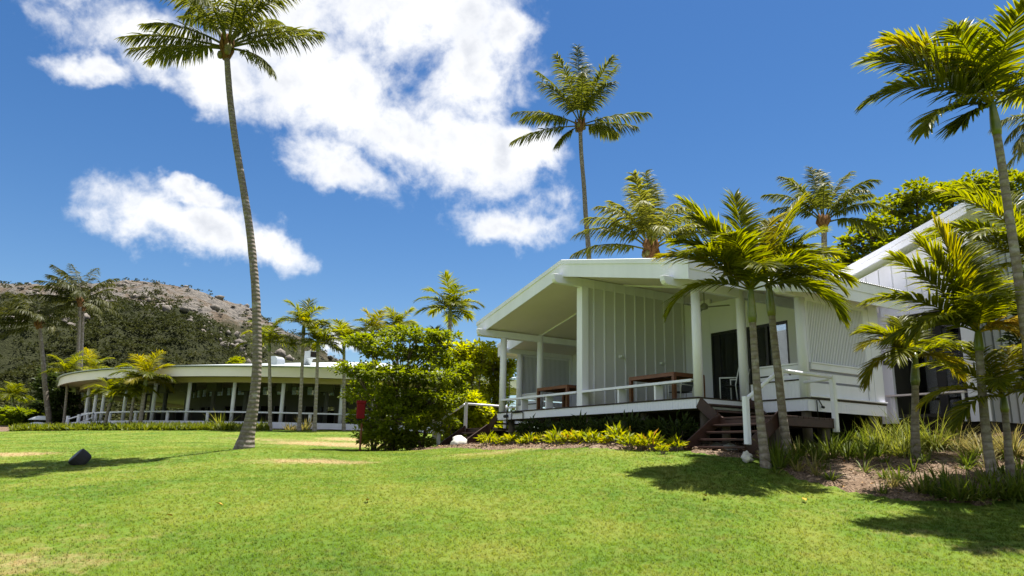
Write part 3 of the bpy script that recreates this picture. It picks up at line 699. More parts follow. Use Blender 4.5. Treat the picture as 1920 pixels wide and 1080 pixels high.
# ------------------------------------------------------------------ the white duplex bungalow
UC = -4.8; FV = -0.62                              # mirror plane, fascia plane
def roof_top(u): return 4.31 - 0.215 * abs(u - UC)
def build_bungalow():
    root = empty('bungalow', HOUSE0, HROT, 'white timber beach bungalow on stilts with low gabled roof and verandas', 'house')
    W, S = MATS['white_paint'], MATS['soffit_paint']
    mir = lambda u: 2 * UC - u
    def mbox(mb, a, b): mb.box((min(a[0], b[0]), min(a[1], b[1]), min(a[2], b[2])), (max(a[0], b[0]), max(a[1], b[1]), max(a[2], b[2]))); return mb
    # deck slab: timber boards seen on edge
    deck = MB()
    deck.prism([(mir(0), 0), (0, 0), (0, 1.75), (1.67, 1.75), (1.67, 4.8), (.2, 4.8), (.2, 6.85), (mir(.2), 6.85), (mir(.2), 4.8), (mir(1.67), 4.8), (mir(1.67), 1.75), (mir(0), 1.75)], -0.035, 0.0, 'z')
    dk = deck.build('deck', MATS['dark_timber'], root)
    # skirting boards round the deck
    sk = MB()
    sk.box((mir(0) + .03, 0.045, -.255), (-.03, 0.075, -.036)); sk.box((-.075, .08, -.255), (-.045, 1.7, -.036)); sk.box((mir(0) + .045, .08, -.255), (mir(0) + .075, 1.7, -.036))
    sk = sk.build('skirting', W, root)
    b0 = MB().box((0.002, 0, -.265), (.098, .022, -.037)).build('skirting_board', W, sk, bevel=0.004); b0.location = (mir(0) + .02, .021, 0)
    n = int((0 - mir(0) - .04) / .1)
    for i in range(1, n): share(b0, 'skirting_board', sk, (mir(0) + .02 + .1 * i, .021, 0)).modifiers.new('bevel', 'BEVEL').width = 0.004
    for i in range(17):
        for ux in (-.022, mir(0) + .022):
            share(b0, 'skirting_board', sk, (ux + (.011 if ux > -1 else -.011), .04 + .1 * i, 0), (0, 0, math.pi / 2))
    # side return skirts of both wings
    for sgn, f in ((1, lambda u: u), (-1, mir)):
        m = MB(); mbox(m, (f(1.60), 1.80, -.30), (f(1.645), 4.80, -.0)); mbox(m, (f(.05), 1.80, -.30), (f(1.60), 1.835, .385)); o = m.build('skirting', W, root)
        for i in range(30):
            if sgn > 0 or i < 2: share(b0, 'skirting_board', o, (f(1.668), 1.775 + .1 * i, -.04), (0, 0, math.pi / 2))
        bb = MB().box((0.002, 0, -.30), (.098, .02, .40)).build('skirting_board', W, o, bevel=0.004); bb.location = (min(f(.04), f(1.64)), 1.778, 0)
        for i in range(1, 16): share(bb, 'skirting_board', o, (min(f(.04), f(1.64)) + .1 * i, 1.778, 0))
        m = MB(); mbox(m, (f(.02), 1.75, .402), (f(1.45), 1.86, .425)); m.build('ledge_cap', MATS['dark_timber'], root)
        m = MB(); mbox(m, (f(1.55), 1.86, .012), (f(1.715), 4.78, .045)); m.build('ledge', W, root, bevel=.005)
    # columns and pillar
    cols = [(-.12, .16, 2.61), (mir(-.12), .16, 2.61), (-.10, 1.72, 2.9), (mir(-.10), 1.72, 2.9), (1.55, 1.86, 2.36), (mir(1.55), 1.86, 2.36)]
    for u, v, h in cols:
        m = MB(); m.tube([(u, v, 0.0), (u, v, h * .5), (u, v, h)], [.118, .116, .112], 20); m.build('column', W, root, smooth=True)
    MB().box((UC - .135, .055, 0.0), (UC + .135, .30, 3.575)).build('pillar', W, root, bevel=.008)
    # rafters' beams running back over the columns, with shaped front ends
    def beam(u, z0, v1, v0=FV - .30, hgt=.24, w=.15):
        pr = [(v0, z0 + hgt), (v1, z0 + hgt), (v1, z0), (v0 + .14, z0), (v0 + .06, z0 + .03), (v0 + .01, z0 + .10)]
        MB().prism(pr, u - w / 2, u + w / 2, 'x').build('beam', W, root, bevel=.006)
    for u in (-.12, mir(-.12)): beam(u, 2.615, 4.28, hgt=.22)
    beam(UC, 3.58, 4.28, hgt=.27, w=.16)
    for u in (1.55, mir(1.55)): beam(u, 2.365, 4.28, 1.05, hgt=.17)
    # roof: corrugated sheets on top, soffit below, barge boards and eave fascias
    EV, EX, XV = 5.26, 7.1, 1.3                        # eave half width, extension half width, extension front
    for sgn in (1, -1):
        f = (lambda d: UC + d) if sgn > 0 else (lambda d: UC - d)
        def sheet(d0, d1, v0, v1):
            vs_ = np.arange(v0, v1 + .001, .0125); V = []; Fq = []
            for v in vs_:
                z = .011 * math.cos(2 * math.pi * v / .076)
                for d in (d0, d1): V.append((f(d), v, roof_top(f(d)) + .012 + z))
            for i in range(len(vs_) - 1):
                q = (2 * i, 2 * i + 1, 2 * i + 3, 2 * i + 2); Fq.append(q if sgn < 0 else q[::-1])
            m = MB().add(V, Fq); return m.build('roof_sheet', MATS['roof_metal'], root, smooth=True)
        sheet(0.0, EV + .05, FV - .03, 6.9); sheet(EV + .05, EX + .05, XV - .03, 5.0)
        # soffit / ceiling slab
        def slab(name, d0, d1, v0, v1, t0, t1, mat):
            m = MB(); V = []
            for d in (d0, d1):
                for v in (v0, v1):
                    for t in (t0, t1): V.append((f(d), v, roof_top(f(d)) - t))
            m.add(V, [(0, 1, 3, 2), (4, 6, 7, 5), (0, 4, 5, 1), (2, 3, 7, 6), (0, 2, 6, 4), (1, 5, 7, 3)]); return m.build(name, mat, root)
        slab('soffit', 0.0, EV - .04, FV + .04, 6.85, .02, .43, S); slab('soffit', EV - .035, EX - .04, XV + .04, 4.95, .02, .43, S)
        slab('barge_board', 0.0, EV, FV, FV + .036, .10, .50, W); slab('barge_capping', 0.0, EV + .03, FV - .03, FV + .02, -.005, .115, W)
        slab('barge_board', EV + .005, EX, XV, XV + .036, .10, .50, W); slab('barge_capping', EV + .035, EX + .03, XV - .03, XV + .02, -.005, .115, W)
        # eave fascias
        def fas(d, v0, v1):
            z = roof_top(f(d)); m = MB(); mbox(m, (f(d - .035), v0, z - .50), (f(d), v1, z - .02)); m.build('eave_fascia', W, root)
            m = MB(); mbox(m, (f(d + .002), v0, z - .24), (f(d + .022), v1, z - .02)); m.build('eave_trim', W, root)
        fas(EV, FV + .04, XV); fas(EX, XV + .04, 4.98)
        # ceiling cover strip where sheets join
        m = MB()
        for d0, d1 in ((0.08, EV - .1),):
            m.bar((f(d0), 1.72, roof_top(f(d0)) - .45), (f(d1), 1.72, roof_top(f(d1)) - .45), .045, .03, (0, 1, 0))
        m.build('ceiling_batten', W, root)
    # party wall with battens
    wl = MB().box((UC - .06, .301, 0.0), (UC + .06, 4.3, 3.86)).build('party_wall', MATS['panel_paint'], root)
    bt = MB().box((0, -.02, 0.0), (.028, .02, 3.85)).build('batten', W, wl, bevel=.003); bt.location = (UC + .0605, .55, 0)
    for i in range(1, 10): share(bt, 'batten', wl, (UC + .0605, .55 + .405 * i, 0))
    for i in range(10): share(bt, 'batten', wl, (UC - .0885, .55 + .405 * i, 0))
    for v, z in ((1.58, 1.57), (3.22, 1.50)):
        m = MB(); m.prism([(0, -.035), (.10, -.03), (.13, .0), (.13, .04), (0, .055)], v - .07, v + .07, 'y'); o = m.build('wall_light', MATS['white_metal'], root, bevel=.006); o.location = (UC + .061, 0, z)
    # back walls with the sliding doors, both units
    for sgn in (1, -1):
        f = (lambda u: u) if sgn > 0 else mir
        wb = MB(); L0, L1 = -3.62, -.72
        mbox(wb, (f(UC + .06), 4.30, 0), (f(L0), 4.42, 3.55)); mbox(wb, (f(L0), 4.30, 2.44), (f(L1), 4.42, 3.4)); mbox(wb, (f(L1), 4.30, 0), (f(1.6), 4.42, 3.0))
        w = wb.build('back_wall', MATS['wall_paint'], root)
        for u in (-4.0, -3.66 + .0, -2.4, -1.2, -.1, .9):
            z0 = 2.46 if L0 < u < L1 else 0.0
            m = MB(); mbox(m, (f(u), 4.292, z0), (f(u + .012), 4.299, 3.0)); m.build('cover_strip', MATS['wall_paint'], w)
        dr = MB()
        mbox(dr, (f(L0), 4.31, 2.36), (f(L1), 4.40, 2.438)); mbox(dr, (f(L0), 4.31, 0), (f(L1), 4.40, .05))
        for u in (L0, L0 + 1.42, L0 + 2.1, L1 - .07): mbox(dr, (f(u), 4.312, .05), (f(u + .075), 4.398, 2.36))
        mbox(dr, (f(L0 + .075), 4.33, .05), (f(L0 + .33), 4.39, 2.36))
        d = dr.build('sliding_door', MATS['black_frame'], root)
        for u0, u1 in ((L0 + .33, L0 + 1.42), (L0 + 1.495, L0 + 2.1), (L0 + 2.175, L1 - .07)):
            m = MB(); mbox(m, (f(u0), 4.35, .05), (f(u1), 4.356, 2.36)); m.build('pane', MATS['tinted_glass'], d)
        m = MB()
        V = []; n = 40
        for i in range(n + 1):
            u = L0 + .55 + .42 * i / n; V += [(f(u), 4.62 + .035 * math.sin(i * 1.6), .04), (f(u), 4.62 + .035 * math.sin(i * 1.6 + .4), 2.4)]
        m.add(V, [(2 * i, 2 * i + 1, 2 * i + 3, 2 * i + 2) for i in range(n)]); m.build('curtain', MATS['curtain_cloth'], d, smooth=True)
        # side wall: screen bay then plain corner wall
        m = MB(); mbox(m, (f(1.52), 4.20, .046), (f(1.62), 4.42, 2.5)); mbox(m, (f(1.52), 4.421, -.30), (f(1.635), 4.80, 2.55)); mbox(m, (f(.2), 4.70, -.30), (f(1.515), 4.80, 2.6)); mbox(m, (f(.1), 4.801, -.30), (f(.2), 6.8, 2.9)); mbox(m, (f(1.52), 1.98, 2.36), (f(1.62), 4.42, 2.62)); m.build('side_wall', W, root)
        scr = MB(); mbox(scr, (f(1.565), 1.98, 2.30), (f(1.625), 4.20, 2.358)); mbox(scr, (f(1.50), 1.98, .80), (f(1.70), 4.22, .835)); mbox(scr, (f(1.53), 1.98, .66), (f(1.675), 4.20, .799)); mbox(scr, (f(1.565), 1.975, .836), (f(1.62), 2.02, 2.30))
        sc = scr.build('privacy_screen', W, root, bevel=.004)
        m = MB(); ub = 1.555 if sgn > 0 else 1.618; mbox(m, (f(ub), 2.0, .836), (f(ub + .012), 4.2, 2.30)); m.build('backing_board', MATS['screen_back'], sc)
        s0 = MB().box((-.012, -.015, .836), (.012, .015, 2.30)).build('slat', W, sc); s0.location = (f(1.59), 2.07, 0)
        for i in range(1, 36): share(s0, 'slat', sc, (f(1.59), 2.07 + .0605 * i, 0))
        bal = MB(); mbox(bal, (f(1.56), 1.98, .046), (f(1.60), 4.20, .06)); bal = bal.build('balustrade', W, root)
        for z0, z1 in ((.06, .36), (.415, .61)):
            m = MB(); mbox(m, (f(1.565), 1.98, z0), (f(1.59), 4.19, z1)); m.build('rail_board', W, bal)
        m = MB(); mbox(m, (f(.02), 1.95, .80), (f(1.40), 2.06, .84)); mbox(m, (f(1.36), 1.93, .42), (f(1.44), 2.0, .84)); m.build('rail_board', W, bal, bevel=.004)
        for z0, z1 in ((.46, .56), (.60, .795)):
            m = MB(); mbox(m, (f(.03), 1.98, z0), (f(1.38), 2.0, z1)); m.build('rail_board', W, bal)
        # bench seats along the front edge of the veranda
        for (u0, u1, sup) in (((UC + .14), -.24, (-3.02, -1.55)),):
            m = MB(); mbox(m, (f(u0), .03, .405), (f(u1), .33, .445)); mbox(m, (f(u0), .02, .375), (f(u1), .05, .404)); bn = m.build('bench_seat', W, root, bevel=.005)
            for u in sup:
                m = MB(); mbox(m, (f(u) - .03, .06, 0.001), (f(u) + .03, .31, .374)); m.build('bench_leg', W, bn)
        # ceiling fan
        fu = f(-2.2); fz = roof_top(fu) - .46
        m = MB(); m.tube([(fu, 2.6, fz + .02), (fu, 2.6, fz - .38)], .018, 8); m.tube([(fu, 2.6, fz - .34), (fu, 2.6, fz - .40), (fu, 2.6, fz - .50), (fu, 2.6, fz - .53)], [.05, .11, .10, .02], 14); fan = m.build('ceiling_fan', MATS['fan_grey'], root)
        for k in range(3):
            a = 0.5 + k * 2.094; e = Vector((math.cos(a), math.sin(a), 0)); p = Vector((fu, 2.6, fz - .45))
            MB().bar(p + e * .1, p + e * .72, .13, .012).build('blade', MATS['fan_grey'], fan)
        # stairs: short flight off the deck to a landing, then a longer flight down
        st = MB()
        def strg(p, q, w=.05, h=.26): st.bar((f(p[0]), p[1], p[2]), (f(q[0]), q[1], q[2]), w, h)
        strg((-.0, .03, -.13), (.72, .03, -.66)); strg((-.0, 1.70, -.06), (.70, 1.70, -.62))
        for i in range(2):
            pass
        strg((.62, .06, -.50), (.62, -1.06, -1.25)); strg((2.33, .06, -.50), (2.33, -1.06, -1.25))
        mbox(st, (f(.62), .0, -.70), (f(2.36), .05, -.56)); mbox(st, (f(2.30), .05, -.72), (f(2.36), 1.72, -.55)); mbox(st, (f(.55), 1.68, -.70), (f(2.30), 1.72, -.56))
        stair = st.build('staircase', MATS['red_timber'], root, bevel=.006)
        for i, (u0, u1, z) in enumerate(((.02, .30, -.17), (.31, .60, -.335))):
            m = MB(); mbox(m, (f(u0), .06, z - .045), (f(u1), 1.68, z)); m.build('tread', MATS['red_timber'], stair, bevel=.006)
        for k in range(10):
            m = MB(); mbox(m, (f(.62), .005 + .170 * k, -.55), (f(2.36), .165 + .170 * k, -.505)); m.build('landing_board', MATS['red_timber'], stair, bevel=.005)
        for i in range(1, 6):
            m = MB(); v = -.225 * i; mbox(m, (f(.66), v - .02, -.505 - .165 * i - .045), (f(2.29), v + .24, -.505 - .165 * i)); m.build('tread', MATS['red_timber'], stair, bevel=.006)
        for u, v in ((.72, .12), (2.2, .12), (2.2, 1.6), (.72, 1.6)):
            q = H(f(u), v); hb = gz(q.x, q.y) - DECK_Z
            m = MB(); m.tube([(f(u), v, hb - .1), (f(u), v, -.56)], .10, 12); m.build('timber_pile', MATS['grey_timber'], stair, smooth=True)
        hr = MB(); P = lambda u, v, z: (f(u), v, z)
        hr.tube([P(2.36, -1.06, -.26), P(2.36, -.05, .38), P(2.36, .04, .41)], .042, 10); hr.tube([P(2.36, .04, .41), P(2.36, 1.72, .40)], .042, 10); hr.tube([P(2.36, 1.72, .36), P(1.60, 1.78, .34)], .03, 10)
        hr = hr.build('handrail', W, root, smooth=True)
        for u, v, z0, z1 in ((2.36, -1.06, -1.14, -.19), (2.36, .02, -.72, .47), (2.36, 1.74, -.80, .44)):
            m = MB(); mbox(m, (f(u) - .055, v - .055, z0), (f(u) + .055, v + .055, z1)); m.build('handrail_post', W, hr, bevel=.012)
    # understorey: piles, bearers
    for u in (-9.3, -7.0, UC, -2.4, -.25):
        for v in (.45, 2.6, 4.8):
            q = H(u, v); hb = gz(q.x, q.y) - DECK_Z
            m = MB(); m.tube([(u, v, hb - .1), (u, v, -.28)], .11, 12); m.build('timber_pile', MATS['grey_timber'], root, smooth=True)
    for u in (1.45, mir(1.45)):
        for v in (1.98, 4.5):
            q = H(u, v); hb = gz(q.x, q.y) - DECK_Z
            m = MB(); m.tube([(u, v, hb - .1), (u, v, -.30)], .11, 12); m.build('timber_pile', MATS['grey_timber'], root, smooth=True)
    for v in (.45, 2.6, 4.8): MB().box((mir(-.12), v - .05, -.28), (-.12, v + .05, -.06)).build('bearer', MATS['dark_timber'], root)
    # closed room behind
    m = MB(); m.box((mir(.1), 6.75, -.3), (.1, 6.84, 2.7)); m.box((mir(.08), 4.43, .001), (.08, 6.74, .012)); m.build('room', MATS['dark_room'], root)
    MB().box((mir(.2), 5.5, -1.6), (.2, 5.6, -.036)).box((.21, 4.62, -1.6), (1.58, 4.69, -.036)).box((mir(1.58), 4.62, -1.6), (mir(.21), 4.69, -.036)).build('underfloor_shade_sheet', MATS['dark_void'], root)  # added black sheets stand in for the shade under the floor
    # garden tap and pipework on the skirting
    m = MB(); m.tube([(-8.55, -.02, -.45), (-8.55, -.02, -.10), (-8.50, -.02, -.06), (-7.85, -.02, -.06), (-7.80, -.02, -.10), (-7.80, -.02, -.30)], .017, 8); m.tube([(-8.85, -.02, -.60), (-8.85, -.02, .06)], .016, 8); m.tube([(-8.94, -.05, -.16), (-8.78, -.05, -.16)], .055, 10)
    m.tube([(-8.3, -.03, -.03), (-8.06, -.03, -.03)], .035, 8); m.build('tap_pipework', MATS['dark_pipe'], root, smooth=True)
    m = MB(); m.tube([(1.70, 2.05, -.5), (1.70, 2.05, -.06), (1.70, 2.12, -.04), (1.72, 2.22, -.20)], .013, 8); m.tube([(1.72, 2.20, -.20), (1.72, 2.26, -.21)], .03, 8); m.build('garden_tap', MATS['dark_pipe'], root, smooth=True)
    MB().box((-9.35, .0, -.05), (-9.30, .018, .0)).build('tap_tag', MATS['green_plastic'], root)
    return root
build_bungalow()

# ------------------------------------------------------------------ neighbouring wing on the right
def build_wing():
    root = empty('bungalow_wing', H(0, 0), HROT, 'taller white wing with raking board wall and dark glass doors behind the palms', 'house')
    W = MATS['white_paint']; wp = MATS['white_paint']
    V0 = 7.0; top = lambda u: 4.13 + .29 * (u + .45)
    MB().prism([(-2.5, -.35), (.55, -.35), (.55, 2.62), (2.50, 2.62), (2.50, -.35), (2.95, -.35), (2.95, top(2.95) - .30), (-2.5, top(-2.5) - .30)], V0, V0 + .1, 'y').build('front_wall', wp, root)
    ch = bpy.data.objects
    wall = [o for o in root.children if o.name.startswith('front_wall')][0] if root.children else None
    u = -.40
    while u < 2.95:
        MB().box((u - .02, V0 - .025, 2.63), (u + .02, V0 - .001, top(u) - .33)).build('batten', W, wall or root); u += .40
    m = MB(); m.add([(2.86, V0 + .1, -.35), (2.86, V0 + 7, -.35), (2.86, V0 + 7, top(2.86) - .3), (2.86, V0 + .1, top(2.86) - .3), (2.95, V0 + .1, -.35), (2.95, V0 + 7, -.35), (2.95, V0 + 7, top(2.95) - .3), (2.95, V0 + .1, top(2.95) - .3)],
                    [(0, 1, 2, 3), (7, 6, 5, 4), (0, 4, 5, 1), (2, 6, 7, 3), (1, 5, 6, 2), (0, 3, 7, 4)]); sw = m.build('side_wall', MATS['shaded_grey_wall'], root)
    for k in range(15): MB().box((2.951, V0 + .2 + .42 * k, -.34), (2.985, V0 + .24 + .42 * k, top(2.95) - .32)).build('batten', MATS['shaded_grey_wall'], sw)
    m = MB(); V = []
    for d in (-2.6, 3.25):
        for v in (V0 - .42, V0 + 7.3):
            for t in (.0, .14): V.append((d, v, top(d) - t))
    m.add(V, [(0, 1, 3, 2), (4, 6, 7, 5), (0, 4, 5, 1), (2, 3, 7, 6), (0, 2, 6, 4), (1, 5, 7, 3)]); m.build('roof', MATS['roof_metal'], root)
    m = MB(); V = []
    for d in (-2.6, 3.22):
        for v in (V0 - .45, V0 - .41):
            for t in (-.03, .27): V.append((d, v, top(d) - t))
    m.add(V, [(0, 1, 3, 2), (4, 6, 7, 5), (0, 4, 5, 1), (2, 3, 7, 6), (0, 2, 6, 4), (1, 5, 7, 3)]); m.build('barge_board', W, root)
    m = MB(); V = []
    for d in (-2.6, 3.24):
        for v in (V0 - .49, V0 - .452):
            for t in (-.04, .10): V.append((d, v, top(d) - t))
    m.add(V, [(0, 1, 3, 2), (4, 6, 7, 5), (0, 4, 5, 1), (2, 3, 7, 6), (0, 2, 6, 4), (1, 5, 7, 3)]); m.build('barge_capping', W, root)
    # doors
    d = MB().box((.55, V0 + .85, 2.5), (2.50, V0 + .93, 2.62)).box((.55, V0 + .85, -.10), (.66, V0 + .93, 2.5)).box((1.30, V0 + .85, -.10), (1.55, V0 + .93, 2.5)).box((2.02, V0 + .85, -.10), (2.14, V0 + .93, 2.5)).build('sliding_door', MATS['black_frame'], root)
    for a, b in ((.66, 1.30), (1.55, 2.02)): MB().box((a, V0 + .88, -.10), (b, V0 + .886, 2.5)).build('pane', MATS['tinted_glass'], d)
    MB().box((2.14, V0 + .85, -.1), (2.50, V0 + .93, 2.5)).build('door_panel', MATS['pavilion_inner'], d)
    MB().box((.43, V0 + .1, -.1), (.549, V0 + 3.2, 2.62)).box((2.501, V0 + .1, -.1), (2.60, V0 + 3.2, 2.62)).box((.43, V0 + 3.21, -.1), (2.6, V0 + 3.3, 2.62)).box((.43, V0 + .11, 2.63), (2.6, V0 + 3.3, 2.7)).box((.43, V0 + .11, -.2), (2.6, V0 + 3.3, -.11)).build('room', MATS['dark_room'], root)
    bn = MB().box((.35, V0 - .12, .385), (2.46, V0 + .14, .43)).build('bench_seat', MATS['soffit_paint'], root)
    for uu in (.42, 2.36): MB().box((uu, V0 - .05, -.34), (uu + .06, V0 - .002, .384)).build('bench_leg', W, bn)
    MB().box((.36, V0 - .09, 1.28), (.50, V0 - .002, 1.40)).build('wall_light', MATS['black_frame'], root)
    MB().box((-2.4, V0 + .12, -1.8), (2.85, V0 + .18, -.22)).box((2.80, V0 + .19, -1.8), (2.85, V0 + 7, -.22)).build('underfloor_shade_sheet', MATS['dark_void'], root)  # black sheets added beneath the wing to imitate its underfloor shade
    for uu in (.7, 2.8):
        q = H(uu, V0 + .3); hb = gz(q.x, q.y) - DECK_Z
        MB().tube([(uu, V0 + .3, hb - .2), (uu, V0 + .3, -.36)], .1, 10).build('timber_pile', MATS['grey_timber'], root)
build_wing()

# ------------------------------------------------------------------ veranda furniture
def table(name, u, v, l, w, label, h=.74):
    root = empty(name, H(u, v), HROT, label, 'table', 'timber tables on the verandas'); T = MATS['table_timber']
    n = 6; bw = w / n
    MB().box((-l / 2, -w / 2, h - .10), (l / 2, -w / 2 + .03, h - .03)).box((-l / 2, w / 2 - .03, h - .10), (l / 2, w / 2, h - .03)).box((-l / 2, -w / 2 + .031, h - .10), (-l / 2 + .03, w / 2 - .031, h - .03)).box((l / 2 - .03, -w / 2 + .031, h - .10), (l / 2, w / 2 - .031, h - .03)).build('apron', T, root)
    for i in range(n): MB().box((-l / 2, -w / 2 + bw * i + .004, h - .029), (l / 2, -w / 2 + bw * (i + 1) - .004, h)).build('slat', T, root, bevel=.003)
    for sx in (-1, 1):
        for sy in (-1, 1): MB().box((sx * (l / 2 - .045) - .045, sy * (w / 2 - .045) - .045, 0), (sx * (l / 2 - .045) + .045, sy * (w / 2 - .045) + .045, h - .101)).build('leg', T, root)
table('table', -2.2, 1.05, 1.78, 1.1, 'red brown timber dining table on the right hand veranda')
table('table', -6.85, 1.0, 1.74, 1.1, 'red brown timber dining table on the left hand veranda')
def chair(u, v, rz, label):
    root = empty('chair', H(u, v), HROT + rz, label, 'chair', 'white framed chairs on the verandas'); M = MATS['white_metal']
    for sx in (-1, 1):
        MB().tube([(sx * .25, -.24, 0), (sx * .25, -.24, .64)], .014, 8).build('leg', M, root, smooth=True)
        MB().tube([(sx * .25, .26, 0), (sx * .25, .22, .44), (sx * .25, .34, .88)], .014, 8).build('leg', M, root, smooth=True)
        MB().tube([(sx * .25, -.25, .64), (sx * .25, .27, .62)], .017, 8).build('armrest', M, root, smooth=True)
    MB().box((-.24, -.24, .425), (.24, .22, .44)).build('seat', MATS['dark_sling'], root)
    MB().bar((0, .225, .46), (0, .335, .87), .47, .015, (0, 1, 0)).build('backrest', MATS['dark_sling'], root)
chair(-.75, 2.05, rad(-80), 'white framed chair beside the dark glass sliding door')
chair(-3.0, 2.35, rad(0), 'white framed chair behind the right hand veranda table')
chair(-6.7, 2.25, rad(0), 'white framed chair behind the left hand veranda table')

# ------------------------------------------------------------------ round pavilion in the distance
PC = Vector((-13.2, 68.4)); PR = 25.0
def build_pavilion():
    zd = at(500, 791, 44.0).z; ze = at(500, 705.5, 43.2).z; cz = zd
    root = empty('pavilion', (PC.x, PC.y, zd), 0, 'long curved open restaurant pavilion with pale fascia below the hill', 'pavilion')
    P, B, I = MATS['pavilion_paint'], MATS['pavilion_beam'], MATS['pavilion_inner']; H0 = ze - zd
    def ang(px_, R=PR - 1.6):
        a0, _ = sky_dir(px_, 790); d = Vector((math.sin(a0), math.cos(a0))); b = -2 * d.dot(PC); c = PC.dot(PC) - R * R; D = b * b - 4 * c
        t = (-b - math.sqrt(max(D, 0))) / 2; q = d * t - PC; return math.atan2(q.y, q.x)
    A0, A1 = -math.pi - .75, -.75
    def arc(n, a0=A0, a1=A1): return [a0 + (a1 - a0) * i / n for i in range(n + 1)]
    def ring(name, prof, mat, n=72, parent=root, a0=A0, a1=A1, smooth=False):
        m = MB(); k = len(prof); V = []; Fq = []
        for a in arc(n, a0, a1):
            for r, z in prof: V.append((math.cos(a) * r, math.sin(a) * r, z))
        for i in range(n):
            for j in range(k):
                j2 = (j + 1) % k; Fq.append((i * k + j, (i + 1) * k + j, (i + 1) * k + j2, i * k + j2))
        Fq += [tuple(range(k)), tuple(n * k + j for j in range(k - 1, -1, -1))]
        m.add(V, Fq); return m.build(name, mat, parent)
    ring('deck', [(8, -.06), (PR - 1.2, -.06), (PR - 1.2, 0), (8, 0)], MATS['dark_timber'])
    ring('deck_fascia', [(PR - 1.19, -.36), (PR - 1.13, -.36), (PR - 1.13, .02), (PR - 1.19, .02)], MATS['white_paint'])
    ring('plinth', [(PR - 2.2, -2.0), (PR - 2.1, -2.0), (PR - 2.1, -.07), (PR - 2.2, -.07)], MATS['dark_void'])
    ring('fascia', [(PR - .06, H0), (PR + .02, H0), (PR - .02, H0 + .58), (PR - .08, H0 + .58)], P)
    ring('soffit', [(12, H0 + .32), (PR - .07, H0 + .12), (PR - .07, H0 + .18), (12, H0 + .38)], MATS['pavilion_soffit'])
    ring('ring_beam', [(PR - 1.85, H0 - .22), (PR - 1.45, H0 - .22), (PR - 1.45, H0 + .11), (PR - 1.85, H0 + .11)], B)
    ring('roof', [(10.5, H0 + .62 + 2.0), (PR + .16, H0 + .60), (PR + .16, H0 + .66), (10.5, H0 + .70 + 2.0)], MATS['pavilion_roof'])
    # cap over the hub
    m = MB(); n = 48; V = [(0, 0, H0 + 4.1)] + [(math.cos(a) * 10.55, math.sin(a) * 10.55, H0 + 2.69) for a in arc(n)]
    m.add(V, [(0, i + 1, i + 2) for i in range(n)]); m.build('roof_cap', MATS['pavilion_roof'], root)
    # columns and rail
    pxs = [157, 172, 187, 228, 282, 347, 432, 525, 637, 745]
    angs = [ang(x) for x in pxs]; rc = PR - 1.65
    angs += [angs[0] - .22 - .20 * k for k in range(2)]
    for a in angs:
        e = (math.cos(a) * rc, math.sin(a) * rc)
        MB().tube([(*e, 0), (*e, H0 - .22)], .115, 14).build('column', MATS['white_paint'], root, smooth=True)
    rail = ring('bench_rail', [(PR - 1.72, .56), (PR - 1.45, .56), (PR - 1.45, .65), (PR - 1.72, .65)], MATS['white_paint'], a0=min(angs[:10]) - .02, a1=max(angs))
    sa = sorted(angs[:10])
    for i in range(len(sa) - 1):
        a = (sa[i] + sa[i + 1]) / 2; e = (math.cos(a) * (PR - 1.58), math.sin(a) * (PR - 1.58))
        MB().tube([(*e, 0.0), (*e, .559)], .10, 8).build('rail_post', MATS['white_paint'], rail)
    # inner columns with block heads
    for i in range(len(sa) - 1):
        a = (sa[i] * .45 + sa[i + 1] * .55); r = PR - 5.2; e = (math.cos(a) * r, math.sin(a) * r)
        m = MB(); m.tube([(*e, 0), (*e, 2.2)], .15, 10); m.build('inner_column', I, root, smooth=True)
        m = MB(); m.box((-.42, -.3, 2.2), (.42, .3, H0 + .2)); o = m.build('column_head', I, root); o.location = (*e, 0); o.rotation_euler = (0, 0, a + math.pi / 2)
    # inner wall with doorways below and louvre windows above
    aL = ang(340, PR - 9); aR = A1 + .15; Rw = PR - 9.5; nseg = 26; da = (aR - aL) / nseg
    def seg(mb, a0, a1, z0, z1, r0=Rw, r1=Rw + .15):
        V = []
        for a in (a0, a1):
            for r in (r0, r1):
                for z in (z0, z1): V.append((math.cos(a) * r, math.sin(a) * r, z))
        mb.add(V, [(0, 1, 3, 2), (4, 6, 7, 5), (0, 4, 5, 1), (2, 3, 7, 6), (0, 2, 6, 4), (1, 5, 7, 3)])
    mb = MB(); wins = []
    for i in range(nseg):
        a0 = aL + da * i; a1 = a0 + da
        door = i % 3 != 2
        if not door: seg(mb, a0, a1, 0, 1.5)
        seg(mb, a0, a1, 1.5, 2.32); seg(mb, a0, a1, 2.92, H0 + .3)
        seg(mb, a0, a0 + da * .18, 2.32, 2.92); seg(mb, a1 - da * .18, a1, 2.32, 2.92)
        wins.append((a0 + da * .18, a1 - da * .18))
        if door: seg(mb, a0, a0 + da * .1, 0, 1.5); seg(mb, a1 - da * .1, a1, 0, 1.5)
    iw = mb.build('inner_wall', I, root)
    for a0, a1 in wins:
        m = MB(); am = (a0 + a1) / 2
        for q0, q1 in ((a0, am - .004), (am + .004, a1)):
            for k in range(3): seg(m, q0, q1, 2.34 + .19 * k, 2.51 + .19 * k, Rw + .06, Rw + .075)
        m.build('louvre_window', MATS['louvre_glass'], iw)
    # dark bar counter and back of house
    for i in range(nseg):
        if i % 3 == 0:
            m = MB(); seg(m, aL + da * i, aL + da * (i + 1.7), 0, 1.0, Rw + 2.2, Rw + 2.8); m.build('counter', MATS['dark_room'], root)
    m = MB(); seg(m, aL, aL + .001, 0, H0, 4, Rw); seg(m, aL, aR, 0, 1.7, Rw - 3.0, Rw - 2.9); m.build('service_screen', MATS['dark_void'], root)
    # entry stair handrail at the left
    e0 = at(125, 800, 50.5); z = gz(e0.x, e0.y) - zd
